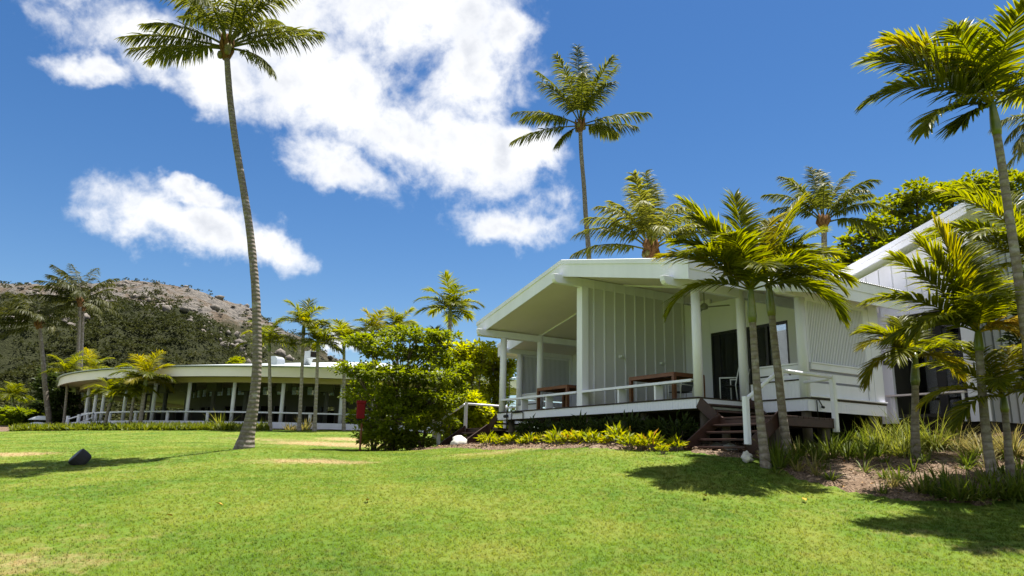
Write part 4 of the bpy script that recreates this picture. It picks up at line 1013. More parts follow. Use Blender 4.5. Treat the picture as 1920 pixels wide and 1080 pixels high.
    a = Vector((e0.x - PC.x, e0.y - PC.y, 0))
    hr = MB(); q = Vector((at(146, 795, 50.0).x - PC.x, at(146, 795, 50).y - PC.y, 0)); s = Vector((at(172, 795, 50).x - PC.x, at(172, 795, 50).y - PC.y, 0))
    hr.tube([a + Vector((0, 0, z + .72)), q + Vector((0, 0, z + .95)), s + Vector((0, 0, .56))], .05, 8); hr.tube([a + Vector((0, 0, z + .3)), q + Vector((0, 0, z + .45)), s + Vector((0, 0, .25))], .04, 8); hr = hr.build('stair_handrail', MATS['white_paint'], root)
    for p, zz in ((a, z), (q, z + .1)): MB().tube([p + Vector((0, 0, zz - .1)), p + Vector((0, 0, zz + .95))], .11, 10).build('handrail_post', MATS['white_paint'], hr)
    # roof vents
    c = at(520, 678, 46.0); a = c - Vector((PC.x, PC.y, zd))
    pr = [(-.55, -.45), (-.55, .45)] + [(-.55 + .0 + 1.1 * math.sin(t) ** 1.0, .0 + .45 * math.cos(t) + 0) for t in np.linspace(0, math.pi, 9)[1:-1]] + [(-.55, -.45)]
    m = MB(); pr = [(-.4, -.55), (.45, -.55)] + [(.45 * math.cos(t), .45 * math.sin(t)) for t in np.linspace(0, math.pi * .5, 7)] + [(-.4, .45)]
    m.prism(pr, -.5, .5, 'y'); o = m.build('roof_vent', MATS['galvanised'], root, smooth=False); o.location = a; o.rotation_euler = (0, 0, rad(-25)); o.scale = (.7, .7, .7)
    c = at(579, 672, 46.0); a = c - Vector((PC.x, PC.y, zd))
    m = MB(); m.bar((-.45, 0, -.7), (.05, 0, .25), .7, .45, (1, 0, 0)); m.box((-.1, -.42, .0), (.75, .42, .62)); o = m.build('exhaust_duct', MATS['galvanised'], root); o.location = a; o.rotation_euler = (0, 0, rad(-40)); o.scale = (.7, .7, .7)
    m = MB().box((.751, -.36, .05), (.76, .36, .56)).build('duct_opening', MATS['dark_void'], o)
    return root, zd, ang
pav, PZ, pang = build_pavilion()
def pav_pt(px_, R): a = pang(px_, R); return Vector((PC.x + math.cos(a) * R, PC.y + math.sin(a) * R, PZ))
for i, (x, R) in enumerate(((300, 21.5), (375, 21.3), (455, 21.6), (505, 21.2), (560, 21.6), (610, 21.3))):
    p = pav_pt(x, R)
    names = ['beside the leftmost bare column', 'second from the left', 'left of the big leaning palm trunk', 'right of the big leaning palm trunk', 'between two slender palm trunks', 'nearest the layered green tree']
    t = empty('dining_table', p, i * .7, 'dark dining table in the pavilion ' + names[i], 'table', 'dark tables inside the pavilion')
    MB().box((-.8, -.45, .70), (.8, .45, .75)).build('tabletop', MATS['dark_timber'], t)
    for sx in (-.7, .7):
        for sy in (-.36, .36): MB().box((sx - .04, sy - .04, 0), (sx + .04, sy + .04, .699)).build('leg', MATS['dark_timber'], t)

# seated guest at the left end of the pavilion
def build_person():
    p = pav_pt(199, 22.2); root = empty('person', p, rad(-70), 'person in dark clothing seated at the left end of the pavilion', 'person')
    me = bpy.data.meshes.new('body')
    V = [(0, 0, .50), (0, .02, .72), (0, .03, .95), (0, .03, 1.06), (0, .01, 1.16), (0, -.01, 1.26),
         (.19, .03, .97), (.24, -.02, .74), (.16, -.24, .68), (-.19, .03, .97), (-.24, -.02, .74), (-.16, -.24, .68),
         (.10, -.06, .48), (.12, -.44, .49), (.12, -.44, .08), (.12, -.56, .04), (-.10, -.06, .48), (-.12, -.44, .49), (-.12, -.44, .08), (-.12, -.56, .04)]
    E = [(0, 1), (1, 2), (2, 3), (3, 4), (4, 5), (2, 6), (6, 7), (7, 8), (2, 9), (9, 10), (10, 11), (0, 12), (12, 13), (13, 14), (14, 15), (0, 16), (16, 17), (17, 18), (18, 19)]
    me.from_pydata(V, E, []); o = link_mesh('body', me, MATS['dark_cloth'], root)
    m = o.modifiers.new('skin', 'SKIN'); o.modifiers.new('sub', 'SUBSURF').levels = 1
    R = [.15, .16, .17, .07, .085, .08, .075, .05, .035, .075, .05, .035, .09, .07, .05, .04, .09, .07, .05, .04]
    for i, r in enumerate(R): me.skin_vertices[0].data[i].radius = (r, r * .85)
    me.skin_vertices[0].data[0].use_root = True
    MB().tube([(0, .0, 1.08), (0, -.01, 1.16), (0, -.005, 1.27), (0, 0, 1.33)], [.06, .098, .085, .02], 10).build('face', MATS['skin'], root, smooth=True)
    MB().tube([(0, .03, 1.10), (0, .03, 1.2), (0, .02, 1.31), (0, .02, 1.37)], [.08, .108, .09, .02], 10).build('hair', MATS['dark_hair'], root, smooth=True)
    s = empty('stool', p, 0, 'dark stool under the seated person in the pavilion', 'stool')
    MB().tube([(0, 0, .36), (0, 0, .42)], .2, 12).build('seat', MATS['dark_timber'], s)
    for k in range(3): MB().tube([(.15 * math.cos(k * 2.1), .15 * math.sin(k * 2.1), 0), (.1 * math.cos(k * 2.1), .1 * math.sin(k * 2.1), .36)], .02, 6).build('leg', MATS['dark_timber'], s)
build_person()

# ------------------------------------------------------------------ hill
def build_hill():
    rid = [(-900, 640), (-600, 590), (-300, 545), (0, 536), (98, 538), (179, 530), (240, 527), (305, 536), (350, 548), (407, 569), (468, 592), (530, 622), (570, 642), (619, 676), (700, 715), (800, 765), (950, 830), (1100, 850)]
    rx, ry = zip(*rid); nx, nt = 190, 110; V = []; UP = []
    for i in range(nx + 1):
        x = -900 + 2000 * i / nx; y = float(np.interp(x, rx, ry)); a, e = sky_dir(x, y); d = Vector((math.sin(a), math.cos(a), 0))
        Dr = 640 + 60 * mnoise.noise(Vector((x * .004, 0, 1))); zr = max(math.tan(e) * Dr, 2)
        for j in range(nt + 1):
            t = j / nt * 1.6; D = 230 + (Dr - 230) * t
            if t <= 1: s = .45 * t + .55 * (t * t * (3 - 2 * t)); 
            else: s = 1 - (t - 1) * 1.1
            p = d * D
            nz = mnoise.fractal(Vector((p.x * .012, p.y * .012, 4)), .85, 2.1, 6)
            cr = mnoise.ridged_multi_fractal(Vector((p.x * .018, p.y * .018, 9)), .9, 2.2, 5, 1.0, 2.0)
            w = math.sin(math.pi * min(t, 1.0)) if t < 1 else 0
            z = EYE + zr * s + (nz * 11 + (cr - 1) * 6) * (w * .9 + .10 * (t > .3)) * min(1, zr / 60)
            V.append((p.x, p.y, z if t > .02 else -2)); UP.append(min(max(s if t < 1 else 1, 0), 1))
    q = []
    for i in range(nx):
        for j in range(nt): k = i * (nt + 1) + j; q.append((k, k + nt + 1, k + nt + 2, k + 1))
    me = np_mesh('hill', V, q, {'up': ('POINT', UP)}, 4); link_mesh('hill', me, MATS['hillside'], smooth=True, kind='structure')
    V = np.array(V); UPa = np.array(UP)
    # scrub
    vis = np.array([(j / nt * 1.6 <= 1.02) and j > 2 and i < nx * .88 for i in range(nx + 1) for j in range(nt + 1)])
    Q = V[vis]; U = UPa[vis]
    k = rng.integers(0, len(Q), 40000); P = Q[k] + rng.normal(0, 3, (40000, 3)) * [1, 1, 0]; u = U[k]
    nn = np.array([mnoise.fractal(Vector((a[0] * .012, a[1] * .012, a[2] * .02)), .9, 2.1, 4) for a in P])
    keep = rng.random(len(P)) < np.clip(1.25 - 1.65 * u + nn * 1.8, 0.06, 1.0)
    P = P[keep]; ns = 14; n = len(P); rad_ = np.clip(rng.lognormal(.5, .4, n), .8, 3.6)
    dirs = unit(rng.normal(0, 1, (n, ns, 3))); dirs[..., 2] = np.abs(dirs[..., 2]) * .8
    C = P[:, None, :] + dirs * rad_[:, None, None] * rng.uniform(.35, 1, (n, ns, 1)); D = dirs + rng.normal(0, .6, dirs.shape)
    nb = np.array([mnoise.fractal(Vector((a[0] * .02, a[1] * .02, 31)), .9, 2.1, 3) for a in P])
    tin = np.clip(np.repeat(.25 + nb * .45 + rng.random(n) * .4, ns) + rng.random(n * ns) * .3, 0, 1)
    me = leaf_mesh('hill_scrub', C.reshape(-1, 3), D.reshape(-1, 3), rng.uniform(.8, 1.5, n * ns), rng.uniform(.7, 1.3, n * ns), tin)
    tag(link_mesh('hill_scrub', me, MATS['hill_leaf']), 'dark green scrub and low forest covering the hillside', 'scrub', kind='stuff')
    # boulders
    bm = bmesh.new(); bmesh.ops.create_icosphere(bm, subdivisions=1, radius=1); bv = np.array([v.co[:] for v in bm.verts]); bf = np.array([[v.index for v in f.verts] for f in bm.faces]); bm.free()
    m = (U > .42) & (U < .9); QQ = Q[m]; k = rng.integers(0, len(QQ), 3000); P = QQ[k] + rng.normal(0, 2, (3000, 3)) * [1, 1, 0]
    nn = np.array([mnoise.fractal(Vector((a[0] * .02, a[1] * .02, 7)), .9, 2.1, 4) for a in P]); P = P[nn > .0]; n = len(P)
    sc = np.clip(rng.lognormal(.15, .55, n), .4, 3.0)[:, None, None] * rng.uniform(.6, 1.4, (n, 1, 3)) * [1, 1, .9]
    VV = (bv[None] * (1 + rng.normal(0, .16, (n, len(bv), 1)))) * sc + P[:, None, :]
    FF = (bf[None] + (np.arange(n) * len(bv))[:, None, None]).reshape(-1, 3)
    tag(link_mesh('hill_boulders', np_mesh('hill_boulders', VV.reshape(-1, 3), FF), MATS['hill_rock']), 'pale granite boulders strewn over the upper hillside', 'rocks', kind='stuff')
build_hill()

# ------------------------------------------------------------------ broadleaf trees and shrubs
def tree(name, base, label, cat, leaf, bark, pads, stems, n_leaf, ll, lw, group=None, flat=.45, stem_r=.07, outline=.9):
    """pads: list of (x, y, z, rx, ry, rz) leaf masses relative to base; limbs reach each pad from the stems"""
    base = Vector(base); root = empty(name, base, 0, label, cat, group); mb = MB(); r = random.Random(int(abs(base.x * 13 + base.y * 7)))
    for k, p in enumerate(pads):
        s = stems[k % len(stems)]; q = Vector(p[:3]); s0 = Vector((s[0], s[1], -.1)); m1 = s0.lerp(Vector((q.x, q.y, q.z)), .35) + Vector((r.uniform(-.2, .2), r.uniform(-.2, .2), q.z * .22)); 
        mb.tube([s0, s0.lerp(m1, .5) + Vector((r.uniform(-.06, .06), r.uniform(-.06, .06), 0)), m1, m1.lerp(q, .6) + Vector((0, 0, .08)), q], [stem_r, stem_r * .8, stem_r * .6, stem_r * .4, stem_r * .15], 7)
        for j in range(4):
            e = q + Vector((r.uniform(-.8, .8) * p[3], r.uniform(-.8, .8) * p[4], r.uniform(-.3, .5) * p[5])); mb.tube([m1.lerp(q, .5), q.lerp(e, .5), e], [stem_r * .35, stem_r * .2, stem_r * .07], 5)
    mb.build('trunk', MATS[bark], root, smooth=True)
    vol = np.array([p[3] * p[4] + p[3] * p[5] + p[4] * p[5] for p in pads]); cnt = (vol / vol.sum() * n_leaf).astype(int)
    C = []; D = []; T = []
    for p, c in zip(pads, cnt):
        tw = max(6, c // 14)                                        # twigs carrying leaf rosettes
        d = unit(rng.normal(0, 1, (tw, 3))); rr = rng.random((tw, 1)) ** .38 * rng.uniform(.75, 1.12, (tw, 1))
        cen = np.array(p[:3]) + d * rr * np.array(p[3:6])
        i = rng.integers(0, tw, c); o = unit(rng.normal(0, 1, (c, 3))) * [1, 1, flat]
        C.append(cen[i] + o * rng.uniform(.02, .16, (c, 1)) * (ll / .16)); D.append(o + d[i] * .45 + [0, 0, .12]); T.append(np.clip(.30 + rng.random(tw)[i] * .35 + rng.random(c) * .35, 0, 1))
    C = np.concatenate(C); D = np.concatenate(D); T = np.concatenate(T)
    me = leaf_mesh('crown', C, D, rng.uniform(.7, 1.2, len(C)) * ll, rng.uniform(.75, 1.15, len(C)) * lw, T, fold=.18)
    link_mesh('crown', me, MATS[leaf], root, kind='stuff'); return root
def pads_from_px(spec, Y, base, depth=1.0):
    out = []
    for x, y, w, h, dy in spec:
        c = at(x, y, Y + dy); e = at(x + w, y, Y + dy); t = at(x, y - h, Y + dy)
        out.append((c.x - base.x, c.y - base.y, c.z - base.z, (e - c).length, (e - c).length * depth, (t - c).length))
    return out
# layered tree between the two buildings
b = ground_at(745, 26.5); 
sp_ = [(690, 640, 48, 12, .3), (770, 628, 60, 14, -.3), (830, 630, 36, 11, .2), (730, 660, 60, 12, 0), (800, 665, 55, 14, .4), (660, 695, 45, 16, -.3), (730, 700, 65, 18, -.8), (800, 705, 60, 20, -.5), (850, 690, 34, 18, .6),
       (680, 735, 42, 22, .6), (740, 745, 60, 26, -.4), (810, 745, 52, 28, -.5), (700, 785, 45, 26, .2), (760, 790, 60, 30, -.7), (815, 785, 42, 28, 0), (720, 822, 50, 20, -.3), (775, 826, 44, 16, -.3), (855, 735, 30, 26, .8), (690, 815, 36, 18, .5)]
tree('almond_tree', b, 'bushy layered green tree between the pavilion and the white bungalow', 'tree', 'almond_leaf', 'bark_brown', pads_from_px(sp_, 26.5, b, .8), [(0, 0), (.35, .2), (-.4, .1), (.9, -.1), (-.9, .2)], 17000, .17, .095, stem_r=.065)
# yellow green shrubs behind the left stairs
for x, y0, Y, w, h, lab in ((880, 700, 33, 44, 60, 'tall yellow green shrub just left of the bungalow deck'), (935, 705, 34, 40, 55, 'yellow green shrub seen behind the left veranda column'), (900, 775, 31, 40, 40, 'low yellow green shrub behind the white stair handrail'), (850, 770, 32, 36, 42, 'yellow green shrub right of the layered tree')):
    b = ground_at(x, Y); sp_ = [(x + random.uniform(-.6, .6) * w, y0 + random.uniform(-.8, .8) * h, w * random.uniform(.45, .7), h * random.uniform(.25, .4), random.uniform(-.8, .8)) for _ in range(9)] + [(x, y0 + h, w * .8, h * .45, 0), (x, y0 + h * 1.6, w * .7, h * .5, 0)]
    tree('shrub', b, lab, 'shrub', 'hedge_leaf', 'bark_brown', pads_from_px(sp_, Y, b), [(0, 0), (.3, .1), (-.3, 0)], 5200, .20, .11, 'yellow green shrubs beside the bungalow', stem_r=.04)
# big tree behind the wing
b = ground_at(1730, 34)
sp_ = [(1600, 460, 34, 16, 0), (1640, 430, 40, 18, 0), (1680, 390, 40, 20, .5), (1720, 365, 46, 22, 0), (1790, 365, 50, 24, .3), (1840, 350, 44, 24, 0), (1660, 470, 46, 20, -.5), (1720, 430, 60, 30, 0), (1790, 430, 60, 34, 0), (1580, 490, 30, 12, .3), (1620, 500, 40, 16, 0), (1870, 400, 50, 40, .4), (1900, 350, 40, 30, 0), (1750, 490, 70, 30, 0), (1660, 520, 50, 24, 0)]
tree('broadleaf_tree', b, 'large bright green broadleaf tree rising behind the taller white wing', 'tree', 'big_tree_leaf', 'bark_brown', pads_from_px(sp_, 34, b, 1.0), [(0, 0), (.3, .3)], 15000, .27, .16, stem_r=.17)
# dark tree at the right edge
b = ground_at(1985, 16.8, 700)
sp_ = [(1930, 560, 40, 34, 0), (1965, 500, 50, 40, .4), (2010, 540, 50, 45, 0), (1915, 640, 28, 30, .2), (1960, 610, 50, 40, -.3), (2020, 640, 50, 40, 0), (1950, 690, 44, 30, 0), (2000, 720, 45, 30, .2)]
tree('broadleaf_tree', b, 'dark leafy tree half out of view at the right edge before the battened wall', 'tree', 'dark_shrub_leaf', 'bark_brown', pads_from_px(sp_, 16.8, b, .9), [(0, 0), (.2, .1)], 5200, .17, .10, stem_r=.06)
# bushes by the left end of the pavilion
for x, y0, Y, w, h, lf, lab in ((120, 760, 56, 26, 34, 'dark_shrub_leaf', 'dark dense bush beside the pavilion entrance steps'), (92, 735, 62, 26, 40, 'dark_shrub_leaf', 'dark tree behind the leaning palm on the far left'), (25, 782, 60, 34, 14, 'almond_leaf', 'low green bush at the far left edge of the lawn'), (62, 786, 62, 26, 13, 'ground_cover_leaf', 'pale green low bush near the white lounger'), (445, 680, 90, 12, 8, 'big_tree_leaf', 'light green tree top above the pavilion roof')):
    b = ground_at(x, Y); sp_ = [(x + random.uniform(-.6, .6) * w, y0 + random.uniform(-.8, .8) * h, w * random.uniform(.45, .7), h * random.uniform(.3, .5), random.uniform(-1, 1)) for _ in range(7)] + [(x, y0 + h * .8, w * .8, h * .6, 0)]
    tree('bush', b, lab, 'bush', lf, 'bark_brown', pads_from_px(sp_, Y, b), [(0, 0), (.3, .1)], 2400, .36, .22, 'bushes around the pavilion', stem_r=.07)

# ------------------------------------------------------------------ palms in place
G1 = 'tall coconut palms'; G2 = 'feather palms by the bungalow'; G3 = 'slender palms around the pavilion'
b = ground_at(457, 20.0, 838)
coconut_palm([(425, 98), (428, 145), (432, 190), (440, 255), (449, 310), (459, 370), (468, 430), (475, 495), (480, 560), (482, 640), (481, 700), (474, 765), (466, 805)], b.y, b, 'tall leaning coconut palm standing alone on the open lawn', G1, .122,
    [(175, 32, 38, .95), (190, 10, 25, 1.0), (160, 16, 35, 1.02), (200, -8, 18, .9), (20, 35, 30, 1.0), (8, 20, 8, .95), (-15, -12, 45, .72), (60, 62, 40, .9), (110, 68, 42, .95), (250, 66, 45, .8), (300, 55, 65, .85), (215, 50, 50, 1.0), (145, 55, 45, 1.0), (335, 60, 40, .9), (90, 80, 25, .85), (270, 35, 80, .8), (180, 60, 40, 1.0), (35, 50, 45, .9), (0, 62, 40, .95)], L=2.95, flare=2.6)
b = ground_at(1106, 36)
coconut_palm([(1088, 240), (1090, 290), (1095, 350), (1098, 400), (1104, 480), (1108, 600), (1110, 700)], 36, b, 'tall straight coconut palm rising behind the bungalow ridge', G1, .15,
    [(180, -4, 25, 1.0), (195, 18, 38, 1.0), (165, 30, 45, .9), (0, 22, 28, 1.0), (-12, 4, 25, .8), (20, 12, 30, .6), (90, 86, 10, 1.35), (80, 74, 16, 1.3), (110, 72, 20, 1.3), (30, 66, 18, 1.3), (150, 66, 24, 1.25), (215, 52, 60, .9), (270, 60, 70, .85), (310, 55, 60, .8), (60, 78, 18, 1.2), (-45, 66, 30, 1.0), (230, 70, 35, 1.0), (185, -35, 20, .45)], L=3.75, flare=1.4, nuts=4, leaf='coconut_leaf', detail=.9)
b = ground_at(1222, 29)
coconut_palm([(1221, 476), (1221, 520), (1222, 600)], 29, b, 'bushy pale coconut palm just behind the bungalow roof', G1, .21,
    [(180, 40, 75, 1.0), (190, 12, 45, 1.0), (170, 55, 70, .95), (0, 45, 65, 1.05), (-10, 30, 60, 1.1), (20, 60, 60, .95), (90, 86, 12, 1.05), (70, 78, 20, 1.0), (110, 74, 22, 1.0), (140, 70, 40, .9), (45, 68, 40, .95), (250, 60, 80, .85), (300, 58, 85, .85), (270, 40, 90, .7), (205, 58, 70, .9), (335, 40, 70, .95), (230, 78, 30, .9)], L=3.4, flare=1.2, nuts=3, leaf='coconut_leaf_light', wind=.03, detail=.92)
b = ground_at(1548, 31)
coconut_palm([(1545, 425), (1546, 500), (1548, 600)], 31, b, 'dark coconut palm behind the foreground palm pair and the roof', G1, .17,
    [(170, 55, 60, 1.0), (185, 38, 70, .9), (10, 50, 45, 1.0), (-5, 40, 60, 1.05), (0, 20, 70, 1.0), (90, 82, 15, 1.0), (60, 76, 18, 1.05), (130, 72, 25, .95), (250, 55, 75, .9), (300, 50, 80, .9), (330, 60, 60, 1.0), (200, 60, 50, 1.0), (15, 68, 30, 1.1)], L=2.9, flare=1.2, nuts=0, wind=.04, detail=.9)
b = ground_at(147, 57)
coconut_palm([(150, 570), (147, 640), (146, 720)], 57, b, 'left trunk of the windblown coconut palm pair before the hill', G1, .17, [(180, 35, 40, 1), (170, 52, 40, 1), (190, 18, 35, 1), (200, 45, 50, .95), (160, 64, 40, 1), (150, 74, 35, 1), (215, 70, 45, .9), (90, 78, 45, .95), (120, 50, 60, .9), (245, 55, 60, .85), (0, 20, 60, .7), (20, 45, 80, .75), (340, 0, 45, .65), (270, 45, 70, .8), (300, 35, 80, .75), (60, 62, 60, .85), (185, -8, 30, .8), (30, 66, 60, .85)], L=3.9, flare=1.4, nuts=0, wind=.16, detail=.7, leaf='coconut_leaf_dark')
b = ground_at(151, 58.5)
coconut_palm([(155, 578), (153, 640), (150, 720)], 58.5, b, 'right trunk of the windblown coconut palm pair before the hill', G1, .19, [(180, 5, 40, .9), (10, 10, 50, .95), (-10, -15, 40, .8), (25, 30, 60, .9), (200, 25, 60, .9), (270, 20, 70, .7), (90, 50, 60, .8), (330, 20, 70, .8), (150, 40, 60, .9), (60, 60, 50, .9)], L=3.3, flare=1.4, nuts=0, wind=.14, detail=.7, leaf='coconut_leaf_dark')
b = ground_at(90, 55)
coconut_palm([(73, 612), (80, 670), (85, 730)], 55, b, 'windblown coconut palm at the far left below the hilltop', G1, .19, [(180, 30, 45, 1.05), (172, 50, 45, 1), (190, 10, 40, 1.05), (200, 40, 55, .95), (160, 66, 40, .95), (185, -10, 30, .95), (215, 65, 50, .9), (90, 76, 50, .9), (120, 50, 60, .9), (245, 50, 60, .85), (0, 25, 70, .75), (20, 50, 80, .8), (340, 5, 55, .7), (270, 40, 70, .8), (300, 35, 80, .75), (60, 62, 60, .85), (195, 22, 50, 1)], L=3.5, flare=1.5, nuts=0, wind=.16, detail=.7, leaf='coconut_leaf_dark')
b = Vector((18.6, 24, gz(18.6, 24)))
coconut_palm([(1985, 245), (1990, 400)], 24, b, 'coconut palm at the right edge with only its fronds in view', G1, .17, [(180, 20, 85, .62), (190, 0, 70, .7), (170, 35, 80, .7), (200, -10, 55, .75), (90, 70, 50, 1), (0, 30, 60, 1), (270, 40, 60, .9), (160, -25, 40, .8)], L=3.2, nuts=0, flare=1.2)

b = gpx(1437, 876)
feather_palm([(1411, 602), (1414, 650), (1419, 720), (1426, 790), (1433, 850)], b.y, b, 'left palm of the pair in front of the bungalow steps', G2, .078,
    [(182, 20, 85, 1.05), (205, 50, 70, 1.0), (165, 60, 55, 1.05), (180, 68, 30, 1.05), (130, 76, 26, .95), (-5, 22, 95, 1.15), (15, 52, 55, 1.0), (40, 74, 34, 1.15, 'palm_leaf_yellow'), (-40, 42, 70, .9), (-95, 38, 70, .75), (240, 62, 60, .85), (90, 62, 45, .9), (172, 44, 52, 1.1, 'palm_leaf_yellow'), (10, 64, 14, 1.3, 'palm_leaf_yellow'), (175, 66, 22, 1.3), (100, 84, 10, 1.2)], L=1.75, shaft=.72, nl=66, ll=.66, lw=.047)
b = gpx(1479, 860)
feather_palm([(1447, 590), (1452, 640), (1460, 710), (1469, 790), (1475, 835)], b.y, b, 'right palm of the pair in front of the bungalow steps', G2, .084,
    [(0, 35, 70, 1.1), (10, 62, 42, 1.1), (-30, 25, 80, .9), (40, 70, 34, 1.0), (90, 70, 40, .9), (150, 62, 50, .95), (200, 50, 60, .85), (-70, 50, 60, .8), (15, 48, 55, 1.2), (-10, 14, 90, .95), (5, 72, 16, 1.25)], L=1.72, shaft=.75, nl=66, ll=.64, lw=.047)
b = gpx(1717, 862)
feather_palm([(1716, 720), (1716, 760), (1716, 820)], b.y, b, 'small thin trunked palm with yellowing drooping fronds by the wing', G2, .075,
    [(183, 15, 100, 1.0, 'palm_leaf_yellow'), (195, 40, 75, .95, 'palm_leaf_yellow'), (170, 52, 55, .9), (0, 20, 90, .75, 'palm_leaf_yellow'), (-30, 35, 75, .8), (225, 25, 80, .8), (90, 72, 30, .8), (150, 60, 50, .85), (30, 50, 60, .8)], L=1.3, shaft=.62, nl=56, ll=.54, lw=.037)
b = gpx(1866, 906)
feather_palm([(1836, 655), (1838, 690), (1843, 750), (1850, 820), (1858, 875)], b.y, b, 'palm at right with upright fronds and one dead yellow frond', G2, .072,
    [(178, 40, 55, 1.15), (172, 60, 30, 1.1), (165, 72, 14, 1.1), (150, 82, 10, 1.2, 'palm_leaf_yellow'), (95, 84, 12, 1.05), (190, 18, 60, 1.0), (40, 58, 40, 1.0), (0, 40, 50, 1.0), (-60, 10, 85, .55, 'palm_leaf_old'), (-20, 25, 70, .6, 'palm_leaf_old'), (205, 30, 85, .95), (-110, 48, 60, .7), (60, 76, 20, 1.0)], L=1.7, shaft=.38, nl=66, ll=.68, lw=.045)
b = gpx(1897, 900)
feather_palm([(1884, 770), (1888, 810), (1892, 860)], b.y, b, 'low dark palm in front of the battened wall at right', G2, .06,
    [(180, 22, 65, .95), (195, 5, 75, .8), (165, 50, 55, .9), (130, 68, 35, .9), (90, 70, 40, .9), (0, 30, 65, .9), (40, 62, 40, .95, 'palm_leaf_yellow'), (-50, 35, 80, .8), (230, 40, 80, .75), (270, 20, 80, .7)], L=1.5, shaft=.3, nl=52, ll=.46, lw=.034)
b = Vector((at(1975, 930, 11.4).x, 11.4, 0)); b.z = gz(b.x, b.y)
feather_palm([(1869, 250), (1880, 320), (1893, 410), (1908, 510), (1925, 640), (1950, 800)], 11.4, b, 'tall feather palm leaning in from the right edge of the lawn', G2, .075,
    [(182, 28, 62, 1.12), (196, -2, 55, .95), (172, 46, 48, 1.15), (160, 62, 40, 1.1), (120, 70, 40, 1.0), (0, 25, 60, 1.1), (-15, 48, 50, 1.1), (60, 66, 40, 1.1), (90, 82, 20, 1.0), (220, 52, 62, .95), (260, 60, 55, .9), (185, -20, 30, .35), (30, 40, 60, 1.0), (176, 58, 52, 1.1, 'palm_leaf_yellow')], L=2.0, shaft=.62, nl=62, ll=.68, lw=.050)
b = ground_at(1974, 16.2, 800)
feather_palm([(1960, 520), (1965, 600), (1970, 700)], 16.2, b, 'dark leaning palm behind the tall trunk at the right edge', G2, .1,
    [(178, 40, 60, 1.1), (186, 18, 60, 1.1), (170, 60, 45, 1.1), (165, 30, 30, 1.0), (150, 70, 35, 1.0), (195, -5, 50, 1.0), (205, 35, 70, 1.0), (90, 75, 35, 1), (140, 50, 50, 1.0), (-60, 45, 70, .9), (0, 40, 60, 1)], L=2.6, shaft=.5, nl=48, ll=.62, lw=.06)

def slim(px_, py_top, py_base, Y, L, seed, label, n=11, r=.10, lean=0, leaf='palm_leaf', yellow=0, shaft=.55):
    b = ground_at(px_, Y, py_base); top = at(px_ + lean, py_top, Y); sh = shaft
    tpx = [(px_ + lean, py_top + sh / Y * F_PX)]; tpx.append((px_ + lean * .6, py_top + (py_base - py_top) * .5))
    fr = crown_fan(n, seed, 80, 5, 40, 80, seed * 31)
    fr = [q + (('palm_leaf_yellow',) if i < yellow or (yellow and i >= n - 2) else (leaf,)) for i, q in enumerate(fr)]
    feather_palm(tpx, Y, b, label, G3, r, fr, L=L, shaft=sh, nl=42, ll=.80, lw=.070, fold=False, trunk='far_palm_trunk', flare=1.35, wind=.05, segs=2, name='slender_palm')
slim(507, 640, 806, 40.5, 1.75, 1, 'slender palm just right of the big leaning trunk by the pavilion', lean=-2)
slim(561, 605, 806, 40.5, 1.75, 2, 'tallest slender palm in front of the pavilion rail', lean=8)
slim(590, 640, 806, 40.2, 1.6, 3, 'slender palm beside the layered tree with drooping right fronds', lean=6)
slim(645, 635, 806, 42, 1.5, 4, 'slender palm rising behind the left of the layered tree')
slim(700, 622, 810, 43, 1.6, 6, 'yellowish palm behind the top of the layered tree', yellow=3)
slim(745, 612, 810, 45, 1.6, 7, 'darker palm beside the yellowish one behind the layered tree')
slim(838, 578, 820, 36, 1.85, 8, 'tall palm standing clear above the right of the layered tree', lean=6, n=13, r=.11)
slim(815, 668, 820, 36, 1.5, 9, 'low palm half hidden right of the layered tree')
slim(895, 690, 820, 40, 1.7, 10, 'low palm behind the yellow shrubs left of the bungalow')
slim(262, 708, 800, 44.2, 2.0, 11, 'bright yellow green palm in front of the pavilion columns', lean=10, yellow=4, n=12, r=.12)
slim(243, 728, 800, 44.6, 1.5, 12, 'palm squeezed behind the bright yellow palm at the pavilion', lean=8, r=.09)
slim(196, 738, 798, 46.5, 1.6, 13, 'shorter green palm left of the bright yellow palm', lean=12, r=.1)
slim(121, 696, 790, 54, 1.8, 14, 'slender palm before the left tip of the pavilion roof', lean=6)
slim(170, 690, 790, 62, 2.1, 16, 'palm crown showing above the left curve of the pavilion roof', yellow=2)
slim(24, 742, 788, 62, 1.5, 17, 'small young palm at the far left beyond the lawn')

# ------------------------------------------------------------------ garden plants
def leafy_shrub(p, s, leaf, label, group, n=150, L=.24, W=.065, name='croton_shrub', cat='shrub', seed=0):
    root = empty(name, p, 0, label, cat, group)
    th = rng.uniform(0, 2 * math.pi, n); rr = rng.random(n) ** .6; el = rng.uniform(.1, 1.35, n)
    d = np.stack([np.cos(th) * np.cos(el), np.sin(th) * np.cos(el), np.sin(el)], 1)
    C = np.stack([np.cos(th) * rr * .30 * s, np.sin(th) * rr * .30 * s, (.08 + rng.random(n) * .36 * (1 - rr * .5)) * s], 1)
    me = leaf_mesh('foliage', C, d + rng.normal(0, .25, (n, 3)), rng.uniform(.7, 1.2, n) * L * s, rng.uniform(.8, 1.2, n) * W * s, np.clip(rng.normal(.58 + .12 * math.sin(p[0] * 9.0), .27, n), 0, 1), fold=.22)
    link_mesh('foliage', me, MATS[leaf], root, kind='stuff')
    mb = MB()
    for k in range(6):
        a = k * 1.05; mb.tube([(.03 * math.cos(a), .03 * math.sin(a), -.04), (.16 * s * math.cos(a), .16 * s * math.sin(a), .3 * s)], [.012, .006], 5)
    mb.build('stem', MATS['bark_brown'], root)
